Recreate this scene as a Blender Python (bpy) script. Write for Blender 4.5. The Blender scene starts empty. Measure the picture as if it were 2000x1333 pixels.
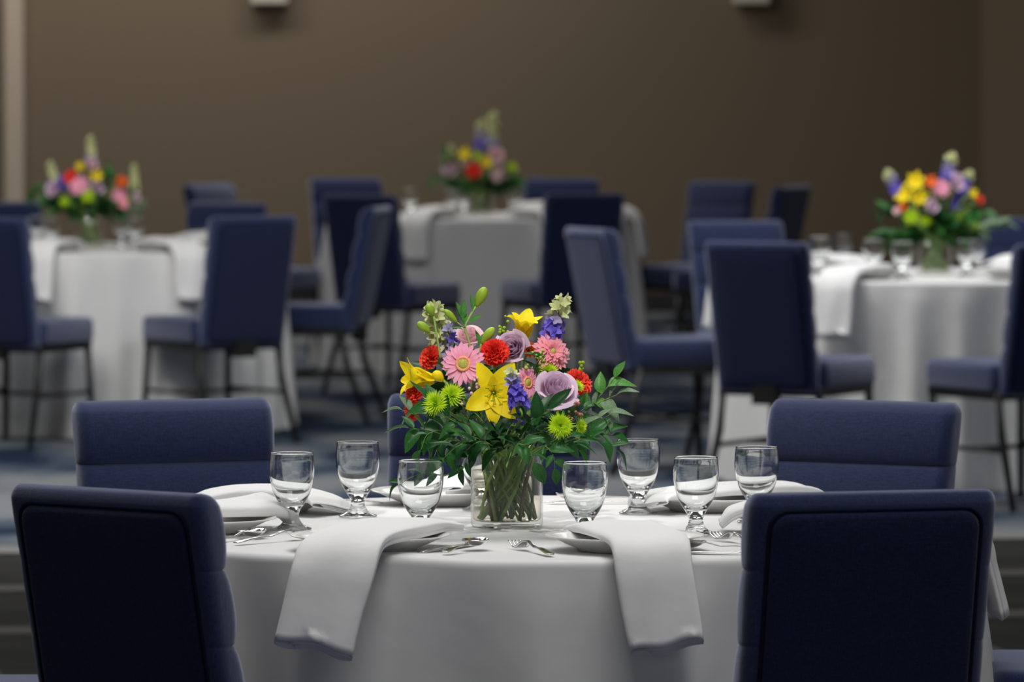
import bpy, bmesh, math, random
from mathutils import Vector, Matrix, Quaternion
from math import sin, cos, pi, radians, sqrt

sc = bpy.context.scene
C = sc.collection
F = 12200.0          # focal length in pixels of the 2000 px wide frame
YH = 100.0           # row of the horizon
ZC = 1.59            # camera height
ZT = 0.76            # table top height

# ------------------------------------------------------------------ camera
cd = bpy.data.cameras.new('camera')
cam = bpy.data.objects.new('camera', cd); C.objects.link(cam)
cd.sensor_width = 36.0
cd.lens = F * 36.0 / 2000.0
cam.location = (0, 0, ZC)
cam.rotation_euler = (pi/2 - math.atan((666.5 - YH) / F), 0, 0)
cd.clip_start = 0.1; cd.clip_end = 120
cd.dof.use_dof = True
cd.dof.focus_distance = 10.65
cd.dof.aperture_fstop = 8.0
sc.camera = cam

# ------------------------------------------------------------------ world, lights, exposure
w = bpy.data.worlds.new('world'); sc.world = w; w.use_nodes = True
bg = w.node_tree.nodes['Background']
bg.inputs[0].default_value = (0.95, 0.97, 1.0, 1); bg.inputs[1].default_value = 0.23
sc.view_settings.view_transform = 'Standard'
sc.view_settings.look = 'None'
sc.view_settings.exposure = 0.3
sc.view_settings.gamma = 1.0
sc.view_settings.use_curve_mapping = False

def area(name, loc, size, power, color=(1, 1, 1), target=None):
    l = bpy.data.lights.new(name, 'AREA'); l.shape = 'RECTANGLE'
    l.size, l.size_y = size; l.energy = power; l.color = color
    o = bpy.data.objects.new(name, l); C.objects.link(o); o.location = loc
    if target:
        o.rotation_euler = (Vector(target) - Vector(loc)).to_track_quat('-Z', 'Y').to_euler()
    return o
area('ceiling_light', (-0.8, 12.3, 4.3), (3.2, 2.2), 114, (1, 0.985, 0.96))
area('ceiling_light', (0.6, 8.6, 4.3), (2.4, 1.6), 60, (1, 0.985, 0.96))
area('ceiling_light', (-2.4, 21.5, 4.3), (3.0, 3.0), 215, (1, 0.98, 0.95))
area('ceiling_light', (1.8, 22.5, 4.3), (2.2, 2.6), 92, (0.98, 0.99, 1.0))
area('ceiling_light', (-1.6, 32.0, 4.3), (3.0, 2.4), 90, (1, 0.97, 0.93))
area('added_wall_fill', (-2.2, 36.2, 4.3), (5.0, 0.6), 86, (1, 0.97, 0.92), (-2.4, 38, 1.6))  # unseen fill added to brighten the back wall

def added_flower_spot(loc, target, power, radius):
    """added narrow spot that brightens a centrepiece, no known lamp of the room"""
    l = bpy.data.lights.new('added_flower_spot', 'SPOT'); l.energy = power; l.shadow_soft_size = 0.06; l.color = (1, 0.985, 0.95)
    v = Vector(target) - Vector(loc); l.spot_size = 2*math.atan(radius/v.length); l.spot_blend = 0.6
    o = bpy.data.objects.new('added_flower_spot', l); C.objects.link(o); o.location = loc; o.rotation_euler = v.to_track_quat('-Z', 'Y').to_euler()
added_flower_spot((-0.5, 7.6, 4.3), (-0.01, 10.85, 1.05), 440, 0.36)  # spots added above the four bouquets to lift the petals
added_flower_spot((-2.2, 23.0, 4.3), (-1.79, 26.3, 1.05), 190, 0.36)
added_flower_spot((0.2, 28.4, 4.3), (-0.15, 31.4, 1.05), 110, 0.36)
added_flower_spot((1.1, 20.0, 4.3), (1.57, 23.1, 1.05), 280, 0.36)

# ------------------------------------------------------------------ materials
def mat(name, color, rough=0.5, metal=0.0, spec=0.5, sheen=0.0, trans=0.0, ior=1.45, sss=None, **k):
    m = bpy.data.materials.new(name); m.use_nodes = True
    b = m.node_tree.nodes['Principled BSDF']
    b.inputs['Base Color'].default_value = (*color, 1)
    b.inputs['Roughness'].default_value = rough
    b.inputs['Metallic'].default_value = metal
    b.inputs['Specular IOR Level'].default_value = spec
    b.inputs['IOR'].default_value = ior
    b.inputs['Transmission Weight'].default_value = trans
    if sheen:
        b.inputs['Sheen Weight'].default_value = sheen
        b.inputs['Sheen Roughness'].default_value = k.get('sr', 0.4)
        b.inputs['Sheen Tint'].default_value = (*k.get('st', (1, 1, 1)), 1)
    return m

def N(m, t, **k):
    n = m.node_tree.nodes.new(t)
    for a, v in k.items():
        setattr(n, a, v)
    return n
def L(m, a, b): m.node_tree.links.new(a, b)
def bsdf(m): return m.node_tree.nodes['Principled BSDF']

def noise_color(m, c1, c2, scale, stretch=(1, 1, 1), lo=0.35, hi=0.65, detail=3, coord='Object'):
    tc = N(m, 'ShaderNodeTexCoord'); mp = N(m, 'ShaderNodeMapping'); mp.inputs['Scale'].default_value = stretch
    nz = N(m, 'ShaderNodeTexNoise'); nz.inputs['Scale'].default_value = scale; nz.inputs['Detail'].default_value = detail
    cr = N(m, 'ShaderNodeValToRGB')
    cr.color_ramp.elements[0].position = lo; cr.color_ramp.elements[0].color = (*c1, 1)
    cr.color_ramp.elements[1].position = hi; cr.color_ramp.elements[1].color = (*c2, 1)
    L(m, tc.outputs[coord], mp.inputs[0]); L(m, mp.outputs[0], nz.inputs['Vector'])
    L(m, nz.outputs[0], cr.inputs[0]); L(m, cr.outputs[0], bsdf(m).inputs['Base Color'])
    return cr

def bump(m, scale, strength, dist=0.001, stretch=(1, 1, 1), detail=2):
    tc = N(m, 'ShaderNodeTexCoord'); mp = N(m, 'ShaderNodeMapping'); mp.inputs['Scale'].default_value = stretch
    nz = N(m, 'ShaderNodeTexNoise'); nz.inputs['Scale'].default_value = scale; nz.inputs['Detail'].default_value = detail
    bp = N(m, 'ShaderNodeBump'); bp.inputs['Strength'].default_value = strength; bp.inputs['Distance'].default_value = dist
    L(m, tc.outputs['Object'], mp.inputs[0]); L(m, mp.outputs[0], nz.inputs['Vector'])
    L(m, nz.outputs[0], bp.inputs['Height']); L(m, bp.outputs[0], bsdf(m).inputs['Normal'])

def petal_mat(name, color, color2=None, tr=0.3, rough=0.55, scale=60):
    """thin petal or leaf: reflects and lets some light through"""
    m = mat(name, color, rough, spec=0.3)
    nt = m.node_tree
    out = nt.nodes['Material Output']
    tl = N(m, 'ShaderNodeBsdfTranslucent'); tl.inputs[0].default_value = (*color, 1)
    mx = N(m, 'ShaderNodeMixShader'); mx.inputs[0].default_value = tr
    if color2:
        cr = noise_color(m, color2, color, scale, detail=2)
        L(m, cr.outputs[0], tl.inputs[0])
    L(m, bsdf(m).outputs[0], mx.inputs[1]); L(m, tl.outputs[0], mx.inputs[2]); L(m, mx.outputs[0], out.inputs[0])
    return m

M = {}
def navy(name, k=1.0, sh=1.0):
    m = mat(name, (0.012, 0.02, 0.06), 0.9, spec=0.1, sheen=0.82*sh, st=(0.62, 0.66, 0.82), sr=0.5)
    # woven linen: two crossed stretched noises
    tc = N(m, 'ShaderNodeTexCoord')
    outs = []
    for st in ((0.25, 2.5, 2.5), (2.5, 2.5, 0.25)):
        mp = N(m, 'ShaderNodeMapping'); mp.inputs['Scale'].default_value = st
        nz = N(m, 'ShaderNodeTexNoise'); nz.inputs['Scale'].default_value = 260; nz.inputs['Detail'].default_value = 2
        L(m, tc.outputs['Object'], mp.inputs[0]); L(m, mp.outputs[0], nz.inputs['Vector']); outs.append(nz.outputs[0])
    ad = N(m, 'ShaderNodeMath', operation='ADD'); L(m, outs[0], ad.inputs[0]); L(m, outs[1], ad.inputs[1])
    cr = N(m, 'ShaderNodeValToRGB'); mr = N(m, 'ShaderNodeMapRange')
    mr.inputs[1].default_value = 0.7; mr.inputs[2].default_value = 1.3
    L(m, ad.outputs[0], mr.inputs[0]); L(m, mr.outputs[0], cr.inputs[0])
    cr.color_ramp.elements[0].color = (0.0045*k, 0.008*k, 0.034*k, 1); cr.color_ramp.elements[1].color = (0.017*k, 0.025*k, 0.082*k, 1)
    L(m, cr.outputs[0], bsdf(m).inputs['Base Color'])
    bp = N(m, 'ShaderNodeBump'); bp.inputs['Strength'].default_value = 0.5; bp.inputs['Distance'].default_value = 0.001
    L(m, ad.outputs[0], bp.inputs['Height']); L(m, bp.outputs[0], bsdf(m).inputs['Normal'])
    return m
M['navy'] = navy('navy_linen', 1.25, 1.25)
M['navy_shaded'] = navy('navy_linen_shaded', 0.85, 0.45)  # same linen, darkened: shade on the chair backs put into the colour
M['piping'] = mat('navy_piping', (0.006, 0.009, 0.03), 0.9, spec=0.1)
M['black'] = mat('black_metal', (0.012, 0.012, 0.013), 0.45)
M['cloth'] = mat('white_tablecloth', (0.70, 0.70, 0.70), 0.85, spec=0.2, sheen=0.15); bump(M['cloth'], 9, 0.25, 0.01)
M['napkin'] = mat('white_napkin', (0.80, 0.80, 0.80), 0.85, spec=0.2, sheen=0.1); bump(M['napkin'], 30, 0.25, 0.004)
M['china'] = mat('white_china', (0.84, 0.83, 0.81), 0.18, spec=0.5)
M['steel'] = mat('polished_steel', (0.72, 0.71, 0.69), 0.14, metal=1.0)
M['wood'] = mat('plywood', (0.35, 0.24, 0.14), 0.6)
def glass(name, color, ior):
    m = mat(name, color, 0.0, trans=1.0, ior=ior); return m
M['glass'] = glass('clear_glass', (0.985, 1.0, 0.995), 1.48)
def thin(name, color, ior):
    m = bpy.data.materials.new(name); m.use_nodes = True; nt = m.node_tree; nt.nodes.remove(nt.nodes['Principled BSDF'])
    t = N(m, 'ShaderNodeBsdfTransparent'); t.inputs[0].default_value = (*color, 1)
    g = N(m, 'ShaderNodeBsdfGlossy'); g.inputs['Roughness'].default_value = 0.02
    f = N(m, 'ShaderNodeLayerWeight'); f.inputs[0].default_value = 0.5; x = N(m, 'ShaderNodeMixShader')
    pw = N(m, 'ShaderNodeMath', operation='POWER'); pw.inputs[1].default_value = 5; L(m, f.outputs['Facing'], pw.inputs[0])
    r0 = ((ior-1)/(ior+1))**2
    ma = N(m, 'ShaderNodeMath', operation='MULTIPLY_ADD'); ma.inputs[1].default_value = 1-r0; ma.inputs[2].default_value = r0; L(m, pw.outputs[0], ma.inputs[0])
    L(m, ma.outputs[0], x.inputs[0]); L(m, t.outputs[0], x.inputs[1]); L(m, g.outputs[0], x.inputs[2]); L(m, x.outputs[0], nt.nodes['Material Output'].inputs[0])
    return m
M['vase_glass'] = thin('thin_vase_glass', (0.985, 0.985, 0.97), 1.5)
M['water'] = thin('vase_water', (0.975, 0.955, 0.90), 1.33)
M['wall'] = mat('brown_wallpaper', (0.17, 0.132, 0.090), 0.85, spec=0.2); bump(M['wall'], 120, 0.15, 0.002)
M['wall_pale'] = mat('taupe_paint', (0.44, 0.37, 0.29), 0.7)
M['sconce'] = mat('cream_fixture', (0.55, 0.50, 0.42), 0.5)
M['ceil'] = mat('ceiling_paint', (0.55, 0.54, 0.52), 0.9)
m = mat('blue_grey_carpet', (0.2, 0.2, 0.2), 1.0, spec=0.05)
cr = noise_color(m, (0.014, 0.024, 0.048), (0.15, 0.158, 0.168), 1.6, (1.2, 0.55, 1), 0.40, 0.58, 8)
e = cr.color_ramp.elements.new(0.47); e.color = (0.065, 0.082, 0.11, 1)
M['carpet'] = m
m = mat('grey_floor_panel', (0.12, 0.12, 0.12), 0.9, spec=0.0); noise_color(m, (0.030, 0.030, 0.030), (0.044, 0.044, 0.042), 3, (1, 3, 1)); M['panel'] = m
M['strip'] = mat('pale_floor_strip', (0.095, 0.093, 0.088), 0.9, spec=0.0)
M['strip_edge'] = mat('pale_edge_strip', (0.20, 0.20, 0.195), 0.9, spec=0.0)
# plants
M['leaf'] = petal_mat('leaf_green', (0.035, 0.15, 0.03), (0.018, 0.085, 0.02), 0.18, 0.38, 25)
M['leaf_dark'] = petal_mat('leaf_dark_green', (0.016, 0.075, 0.018), (0.01, 0.05, 0.014), 0.15, 0.4, 25)
M['leaf_light'] = petal_mat('leaf_light_green', (0.11, 0.30, 0.06), (0.05, 0.19, 0.035), 0.22, 0.4, 25)
M['sage'] = petal_mat('leaf_sage', (0.20, 0.29, 0.17), (0.11, 0.19, 0.10), 0.2, 0.5, 25)
M['stem'] = petal_mat('stem_green', (0.20, 0.34, 0.08), (0.10, 0.20, 0.045), 0.05, 0.5, 25)
M['stem_light'] = petal_mat('stem_light', (0.32, 0.46, 0.12), None, 0.05, 0.5)
M['stem_brown'] = petal_mat('stem_brown', (0.12, 0.06, 0.035), (0.08, 0.09, 0.03), 0.0, 0.6, 25)
M['pink'] = petal_mat('petal_pink', (0.95, 0.46, 0.62), (0.92, 0.36, 0.54))
M['salmon'] = petal_mat('petal_salmon', (0.95, 0.44, 0.50), (0.92, 0.33, 0.40))
M['palepink'] = petal_mat('petal_pale_pink', (0.90, 0.66, 0.70), (0.86, 0.56, 0.62))
M['lavender'] = petal_mat('petal_lavender', (0.80, 0.62, 0.76), (0.72, 0.52, 0.68))
M['red'] = petal_mat('petal_red', (0.93, 0.07, 0.04), (0.82, 0.035, 0.025))
M['coral'] = petal_mat('petal_coral', (0.95, 0.10, 0.06), (0.88, 0.08, 0.04))
M['orange'] = petal_mat('petal_orange', (0.90, 0.20, 0.03), (0.85, 0.14, 0.02))
M['yellow'] = petal_mat('petal_yellow', (0.95, 0.80, 0.015), (0.92, 0.70, 0.01))
M['lime'] = petal_mat('petal_lime', (0.62, 0.80, 0.03), (0.48, 0.70, 0.02))
M['bud'] = petal_mat('bud_green', (0.36, 0.50, 0.04), (0.24, 0.40, 0.03), 0.1, 0.4, 40)
M['cream'] = petal_mat('floret_cream', (0.72, 0.72, 0.42), (0.55, 0.60, 0.28))
M['paleviolet'] = petal_mat('floret_pale_violet', (0.48, 0.44, 0.62), (0.36, 0.32, 0.55))
M['violet'] = petal_mat('floret_violet', (0.22, 0.16, 0.70), (0.11, 0.08, 0.50))
M['wax'] = petal_mat('wax_bud', (0.55, 0.20, 0.16), (0.45, 0.30, 0.16))
M['disc'] = petal_mat('gerbera_disc', (0.52, 0.50, 0.10), (0.32, 0.30, 0.06), 0.0, 0.8, 400)
M['ring'] = petal_mat('gerbera_ring', (0.85, 0.42, 0.20), (0.75, 0.25, 0.15), 0.0, 0.8, 300)

# ------------------------------------------------------------------ helpers
def fix(me):
    b = bmesh.new(); b.from_mesh(me); bmesh.ops.recalc_face_normals(b, faces=b.faces); b.to_mesh(me); b.free()
def obj(name, vf, m, parent=None, smooth=True, loc=(0, 0, 0), kind=None, label=None):
    if isinstance(vf, bpy.types.Mesh):
        me = vf
    else:
        me = bpy.data.meshes.new(name); me.from_pydata([tuple(v) for v in vf[0]], [], vf[1]); me.update()
        fix(me)
        if smooth: me.polygons.foreach_set('use_smooth', [True] * len(me.polygons))
    if m is not None and len(me.materials) == 0:
        me.materials.append(M[m] if isinstance(m, str) else m)
    o = bpy.data.objects.new(name, me); C.objects.link(o); o.location = loc
    if parent: o.parent = parent
    if kind: o['kind'] = kind
    if label: o['label'] = label
    return o
def mesh(name, vf, m, smooth=True):
    me = bpy.data.meshes.new(name); me.from_pydata([tuple(v) for v in vf[0]], [], vf[1]); me.update()
    if smooth: me.polygons.foreach_set('use_smooth', [True] * len(me.polygons))
    me.materials.append(M[m] if isinstance(m, str) else m); return me
def tag(o, label, cat, group=None):
    o['label'] = label; o['category'] = cat
    if group: o['group'] = group
    return o
def thing(name, label, cat, loc=(0, 0, 0), rz=0.0, group=None):
    o = bpy.data.objects.new(name, None); C.objects.link(o); o.location = loc; o.rotation_euler = (0, 0, rz)
    o.empty_display_size = 0.05
    return tag(o, label, cat, group)
def join(*vfs):
    V, Fc = [], []
    for v, f in vfs:
        n = len(V); V += list(v); Fc += [tuple(i + n for i in q) for q in f]
    return V, Fc
def xf(vf, mtx): return [mtx @ Vector(v) for v in vf[0]], vf[1]
def box(x0, x1, y0, y1, z0, z1):
    v = [(x, y, z) for z in (z0, z1) for y in (y0, y1) for x in (x0, x1)]
    return v, [(0, 2, 3, 1), (4, 5, 7, 6), (0, 1, 5, 4), (2, 6, 7, 3), (0, 4, 6, 2), (1, 3, 7, 5)]
def lathe(prof, n=48, closed=False):
    V, Fc = [], []
    for r, z in prof:
        for i in range(n):
            a = 2*pi*i/n; V.append((r*cos(a), r*sin(a), z))
    k = len(prof)
    for j in range(k if closed else k - 1):
        jj = (j + 1) % k
        for i in range(n):
            ii = (i + 1) % n
            Fc.append((j*n+i, j*n+ii, jj*n+ii, jj*n+i))
    if not closed:
        if prof[0][0] > 1e-6: pass
    return V, Fc
def catmull(pts, n):
    P = [Vector(p) for p in pts]; P = [P[0]*2 - P[1]] + P + [P[-1]*2 - P[-2]]
    out = []; m_ = len(P) - 3
    for i in range(n + 1):
        t = i / n * m_; k = min(int(t), m_ - 1); t -= k
        a, b, c, d = P[k:k+4]
        out.append(0.5*((2*b) + (c-a)*t + (2*a-5*b+4*c-d)*t*t + (3*b-3*c+d-a)*t*t*t))
    return out
def tube(pts, r, n=6, cap=True):
    P = [Vector(p) for p in pts]; k = len(P)
    R = r if isinstance(r, (list, tuple)) else [r]*k
    V, Fc = [], []; up = Vector((0.13, 0.21, 0.97))
    for i, p in enumerate(P):
        t = (P[min(i+1, k-1)] - P[max(i-1, 0)]).normalized()
        u = t.cross(up)
        if u.length < 0.05: u = t.cross(Vector((1, 0, 0)))
        u.normalize(); v = t.cross(u)
        for j in range(n):
            a = 2*pi*j/n; V.append(p + (u*cos(a) + v*sin(a))*R[i])
    for i in range(k-1):
        for j in range(n):
            jj = (j+1) % n; Fc.append((i*n+j, i*n+jj, (i+1)*n+jj, (i+1)*n+j))
    if cap:
        Fc.append(tuple(range(n))[::-1]); Fc.append(tuple(range((k-1)*n, k*n)))
    return V, Fc
def grid(fn, nu, nv):
    """surface patch: fn(u, v), u in 0..1, v in -1..1"""
    V = [fn(i/nu, -1 + 2*j/nv) for i in range(nu+1) for j in range(nv+1)]
    Fc = [(i*(nv+1)+j, i*(nv+1)+j+1, (i+1)*(nv+1)+j+1, (i+1)*(nv+1)+j) for i in range(nu) for j in range(nv)]
    return V, Fc
def frame(axis, roll=0.0):
    """rotation that takes +Z to axis"""
    q = Vector((0, 0, 1)).rotation_difference(Vector(axis).normalized())
    return (q.to_matrix() @ Matrix.Rotation(roll, 3, 'Z')).to_4x4()
def P(px, py, d):
    """place seen at pixel (px, py) at distance d"""
    return Vector(((px - 1000)/F*d, d, ZC - (py - YH)*d/F))
def PT(px, d, z): return Vector(((px - 1000)/F*d, d, z))
def DY(py, z=ZT): return F*(ZC - z)/(py - YH)      # distance of a point of height z seen on row py
rnd = random.Random(7)

# ------------------------------------------------------------------ setting
def struct(name, vf, m, smooth=False, **k):
    o = obj(name, vf, m, smooth=smooth, **k); o['kind'] = 'structure'; return o
struct('floor', box(-9, 9, 2, 38.2, -0.1, 0), 'carpet')
struct('wall_back', box(-9, 2.85, 38, 38.2, 0, 4.6), 'wall')
a0, a1 = Vector((2.82, 38.1)), Vector((8.5, 20))
dn = Vector(((a1-a0).y, -(a1-a0).x)).normalized()*-0.2
struct('wall_right', ([(a0.x, a0.y, 0), (a1.x, a1.y, 0), (a1.x+dn.x, a1.y+dn.y, 0), (a0.x+dn.x, a0.y+dn.y, 0),
                       (a0.x, a0.y, 4.6), (a1.x, a1.y, 4.6), (a1.x+dn.x, a1.y+dn.y, 4.6), (a0.x+dn.x, a0.y+dn.y, 4.6)],
                      [(0, 1, 2, 3), (4, 7, 6, 5), (0, 4, 5, 1), (2, 6, 7, 3), (1, 5, 6, 2), (0, 3, 7, 4)]), 'wall')
struct('wall_left', box(-9.2, -9, 2, 38.2, 0, 4.6), 'wall')
struct('ceiling', box(-9, 9, 2, 38.2, 4.6, 4.7), 'ceil')
struct('baseboard_back', box(-9, 2.8, 37.97, 38, 0, 0.12), 'black')
o = struct('trim_1', box(-3.085, -2.965, 37.93, 38, 0.12, 4.6), 'wall_pale')
bv = o.modifiers.new('bevel', 'BEVEL'); bv.width = 0.012; bv.segments = 2

for px, lab in ((526, 'cream wall fixture at the top edge, left of the middle bouquet'), (1468, 'cream wall fixture at the top edge, above the right half of the brown wall')):
    x = (px-1000)/F*37.85; z = ZC + 92*37.85/F
    t = thing('wall_sconce', lab, 'wall light', (x, 38, z + 0.14))
    o = obj('housing', box(-0.113, 0.113, -0.13, -0.02, -0.14, 0.14), 'sconce', t, smooth=False); b = o.modifiers.new('b', 'BEVEL'); b.width = 0.012; b.segments = 3
    obj('mounting_plate', box(-0.08, 0.08, -0.02, 0.0, -0.11, 0.11), 'sconce', t, smooth=False)

# dance floor of grey panels with pale strips
df = thing('dance_floor', 'grey dance floor of large panels with pale strips under the front table', 'dance floor', (0.025, 20.0, 0), radians(10.4))
PS, SW = 1.33, 0.20
pm = mesh('floor_panel', box(0, PS-.03, 0, PS-SW, 0, 0.012), 'panel', False)
cm = mesh('cross_strip', box(0, 7*PS, 0, SW, 0, 0.016), 'strip', False)
lm = mesh('long_strip', box(0, 0.03, 0, PS-SW, 0, 0.0135), 'strip', False)
em = mesh('edge_strip', box(-0.05, 7*PS+0.05, 0, 0.28, 0, 0.02), 'strip_edge', False)
X0 = -4.72
for r in range(9):
    y = -(r+1)*PS
    o = obj('cross_strip', cm if r else em, None, df, loc=(X0, y+PS-SW, 0)); o.name = 'floor_strip' if r else 'edge_strip'
    for c in range(7):
        obj('floor_panel', pm, None, df, loc=(X0 + c*PS, y, 0))
        if c: obj('floor_strip', lm, None, df, loc=(X0 + c*PS - .03, y, 0))
ZF0 = 0.012

# ------------------------------------------------------------------ chairs
def rrect(w, y0, y1, r, n=5):
    """rounded rectangle loop in x, y"""
    pts = []
    r = min(r, w/2*0.99, (y1-y0)/2*0.99)
    for cx, cy, a in ((w/2-r, y0+r, -pi/2), (w/2-r, y1-r, 0), (-w/2+r, y1-r, pi/2), (-w/2+r, y0+r, pi)):
        for i in range(n+1):
            t = a + pi/2*i/n; pts.append((cx + r*cos(t), cy + r*sin(t)))
    return pts
REC = math.tan(radians(11.5))
ZB, ZTOP = 0.385, 0.908
CW = 0.395
def build_chair(t):
    # backrest: four plump channels on the front, reclined
    rows = []
    H = ZTOP - ZB
    ts = sorted({0, .004, .012, .025, .965, .98, .99, .996, 1.0} | {i/50 for i in range(2, 49)} | {round(1-k/4.43+e, 4) for k in (1, 2, 3, 4) for e in (-.012, -.007, -.003, 0, .003, .007, .012)})
    for s in ts:
        z = ZB + H*s
        ysh = -s*H*REC
        c = ((1-s)*4.43) % 1.0
        bulge = 0.008*sin(pi*c) + 0.0085*(1-math.exp(-min(c, 1-c)/0.035))
        th = 0.052 + bulge
        e = 1.0
        if s > 0.95: e = sqrt(max(0.0, 1-((s-0.95)/0.05)**2))*0.72+0.28
        if s < 0.025: e = sqrt(max(0.0, 1-((0.025-s)/0.025)**2))*0.7+0.3
        wd = CW*(0.97+0.03*s) - (1-e)*0.035 + 0.25*bulge
        mid = th*0.5
        y0, y1 = mid - th/2*e, mid + th/2*e
        rows.append([(x, y + ysh, z) for x, y in rrect(wd, y0, y1, 0.022*e+0.002)])
    n = len(rows[0]); V = [p for r in rows for p in r]
    Fc = [(i*n+j, i*n+(j+1) % n, (i+1)*n+(j+1) % n, (i+1)*n+j) for i in range(len(rows)-1) for j in range(n)]
    Fc += [tuple(range(n))[::-1], tuple(range((len(rows)-1)*n, len(rows)*n))]
    obj('backrest', (V, Fc), 'navy', t)
    # flat rear panel set into a piped border
    rows = []; pip = []
    hw, hz0, hz1 = CW/2-0.030, ZB+0.022, ZTOP-0.030
    def loop(inset, out):
        pts = rrect(2*(hw-inset), 0, (hz1-hz0)-2*inset, 0.028, 6)
        res = []
        for x, q in pts:
            z = hz0 + inset + q; s = (z-ZB)
            res.append((x, -s*REC - out, z))
        return res
    ls = [loop(0, -0.006), loop(0.001, 0.003), loop(0.004, 0.0055), loop(0.012, 0.007), loop(0.06, 0.008)]
    n = len(ls[0]); V = [p for r in ls for p in r]
    Fc = [(i*n+j, (i+1)*n+j, (i+1)*n+(j+1) % n, i*n+(j+1) % n) for i in range(len(ls)-1) for j in range(n)]
    Fc += [tuple(range((len(ls)-1)*n, len(ls)*n))]
    obj('back_panel', (V, Fc), 'navy_shaded', t)
    lp = loop(-0.003, 0.0005); lp.append(lp[0]); 
    obj('piping', tube(lp, 0.0035, 6, False), 'piping', t)
    # seat cushion
    rows = []
    for e, z in ((0.62, .402), (0.9, .404), (1, .416), (1, .470), (.97, .484), (.90, .492), (.75, .497), (0.4, .499)):
        g = (1-e)*0.06
        rows.append([(x, y, z) for x, y in rrect(0.43-2*g, 0.02+g, 0.49-g, 0.05*e)])
    n = len(rows[0]); V = [p for r in rows for p in r]
    Fc = [(i*n+j, i*n+(j+1) % n, (i+1)*n+(j+1) % n, (i+1)*n+j) for i in range(len(rows)-1) for j in range(n)]
    Fc += [tuple(range(n))[::-1], tuple(range((len(rows)-1)*n, len(rows)*n))]
    obj('seat', (V, Fc), 'navy', t)
    fr = join(box(-.20, .20, .03, .055, .372, .403), box(-.20, .20, .44, .465, .372, .403), box(-.20, -.175, .055, .44, .372, .403), box(.175, .20, .055, .44, .372, .403))
    obj('seat_frame', fr, 'black', t, smooth=False)
    obj('rear_bracket', box(-.045, .045, -.022, .03, .345, .41), 'black', t, smooth=False)
    for sx in (-1, 1):
        obj('leg', tube([(sx*.188, .452, .37), (sx*.205, .475, 0)], [.015, .012], 8), 'black', t, smooth=True)
        obj('leg', tube([(sx*.188, .045, .40), (sx*.19, .02, .25), (sx*.205, -.075, 0)], [.016, .015, .012], 8), 'black', t)
        obj('stretcher', tube([(sx*.195, .462, .20), (sx*.193, -.002, .20)], .009, 6), 'black', t)
    obj('stretcher', tube([(-.194, .23, .20), (.194, .23, .20)], .009, 6), 'black', t)

def copy_tree(o):
    r = o.copy(); C.objects.link(r)
    for ch in o.children:
        c = ch.copy(); C.objects.link(c); c.parent = r
    return r
first = [None]
TS = (ZTOP-ZB)*REC
def chair(px, d, rz, label, group, z0=0.0):
    """px, d: where the middle of the backrest's top edge stands; rz: heading in degrees (0 looks away from the camera)"""
    if first[0] is None:
        t = thing('dining_chair', label, 'chair', group=group); build_chair(t); first[0] = t
    else:
        t = copy_tree(first[0]); t['label'] = label; t['group'] = group
    a = radians(rz); f = Vector((-sin(a), cos(a), 0))
    t.location = Vector(((px-1000)/F*d, d, z0)) + f*(TS-0.03)
    t.rotation_euler = (0, 0, a); t.scale = (1, 1, 1.019 if d > 15 else 1)
    return t
G0, G1, G2, G3 = 'navy chairs around the front table', 'navy chairs around the left rear table', 'navy chairs around the middle rear table', 'navy chairs around the right rear table'
chair(216, 9.55, -38, 'large navy fabric chair in the left foreground, flat back towards us', G0, ZF0)
chair(1704, 9.5, 16, 'large navy fabric chair in the right foreground, flat back towards us', G0, ZF0)
chair(333, 12.0, -158, 'navy chair behind the front table on its left, cushioned channels towards us', G0, ZF0)
chair(1694, 11.97, 150, 'navy chair behind the front table on its right, cushioned channels towards us', G0, ZF0)
chair(956, 12.2, 180, 'navy chair half hidden behind the big front bouquet and its vase', G0, ZF0)
chair(1000+1.40/11.05*F, 11.05, 90, 'navy chair cut by the right edge, only its seat corner showing low down', G0, ZF0)
chair(1000-1.25/10.6*F, 10.6, -90, 'navy chair cut by the left edge, only a sliver of seat showing at the bottom', G0, ZF0)
chair(-32, 25.0, -24, 'navy chair cut by the left edge, back towards us beside the left rear table', G1)
chair(495, 25.2, 33, 'navy chair with broad flat back, seat to the left, right of the left rear cloth', G1)
chair(446, 27.5, 150, 'navy chair just behind the broad backed chair of the left rear table', G1)
chair(-2, 27.6, -150, 'navy chair top at the left edge behind the left rear bouquet', G1)
chair(738, 26.7, 80, 'navy chair seen from its side facing left, between the left and middle rear tables', G1)
chair(405, 31.4, -122, 'small navy chair far off against the brown wall, right of the left rear bouquet', G2)
chair(674, 32.8, -158, 'distant navy chair against the wall at the far left of the middle rear table', G2)
chair(703, 28.9, -32, 'navy chair back turned to us at the left front of the middle rear table', G2)
chair(1142, 29.2, 22, 'navy chair back turned to us at the right front of the middle rear table', G2)
chair(1098, 32.7, 165, 'distant navy chair against the wall, right of the middle rear bouquet', G2)
chair(1412, 31.9, 142, 'distant navy chair with channelled front, right of the middle rear table', G2)
chair(1548, 30.9, 66, 'narrow looking navy chair against the brown wall, left of the right rear bouquet', 'navy chairs beyond the right rear table')
chair(1152, 23.5, -67, 'navy chair seen from its side facing right, right behind the front bouquet', G3)
chair(1435, 24.5, -158, 'navy chair top just behind the chair at the left of the right rear table', G3)
chair(1478, 21.8, -28, 'navy chair with broad flat back at the left front of the right rear table', G3)
chair(2078, 21.6, 30, 'navy chair cut by the right edge, seat before the right rear cloth', G3)
chair(2015, 24.9, 160, 'navy chair top at the right edge behind the right rear bouquet', G3)

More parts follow.
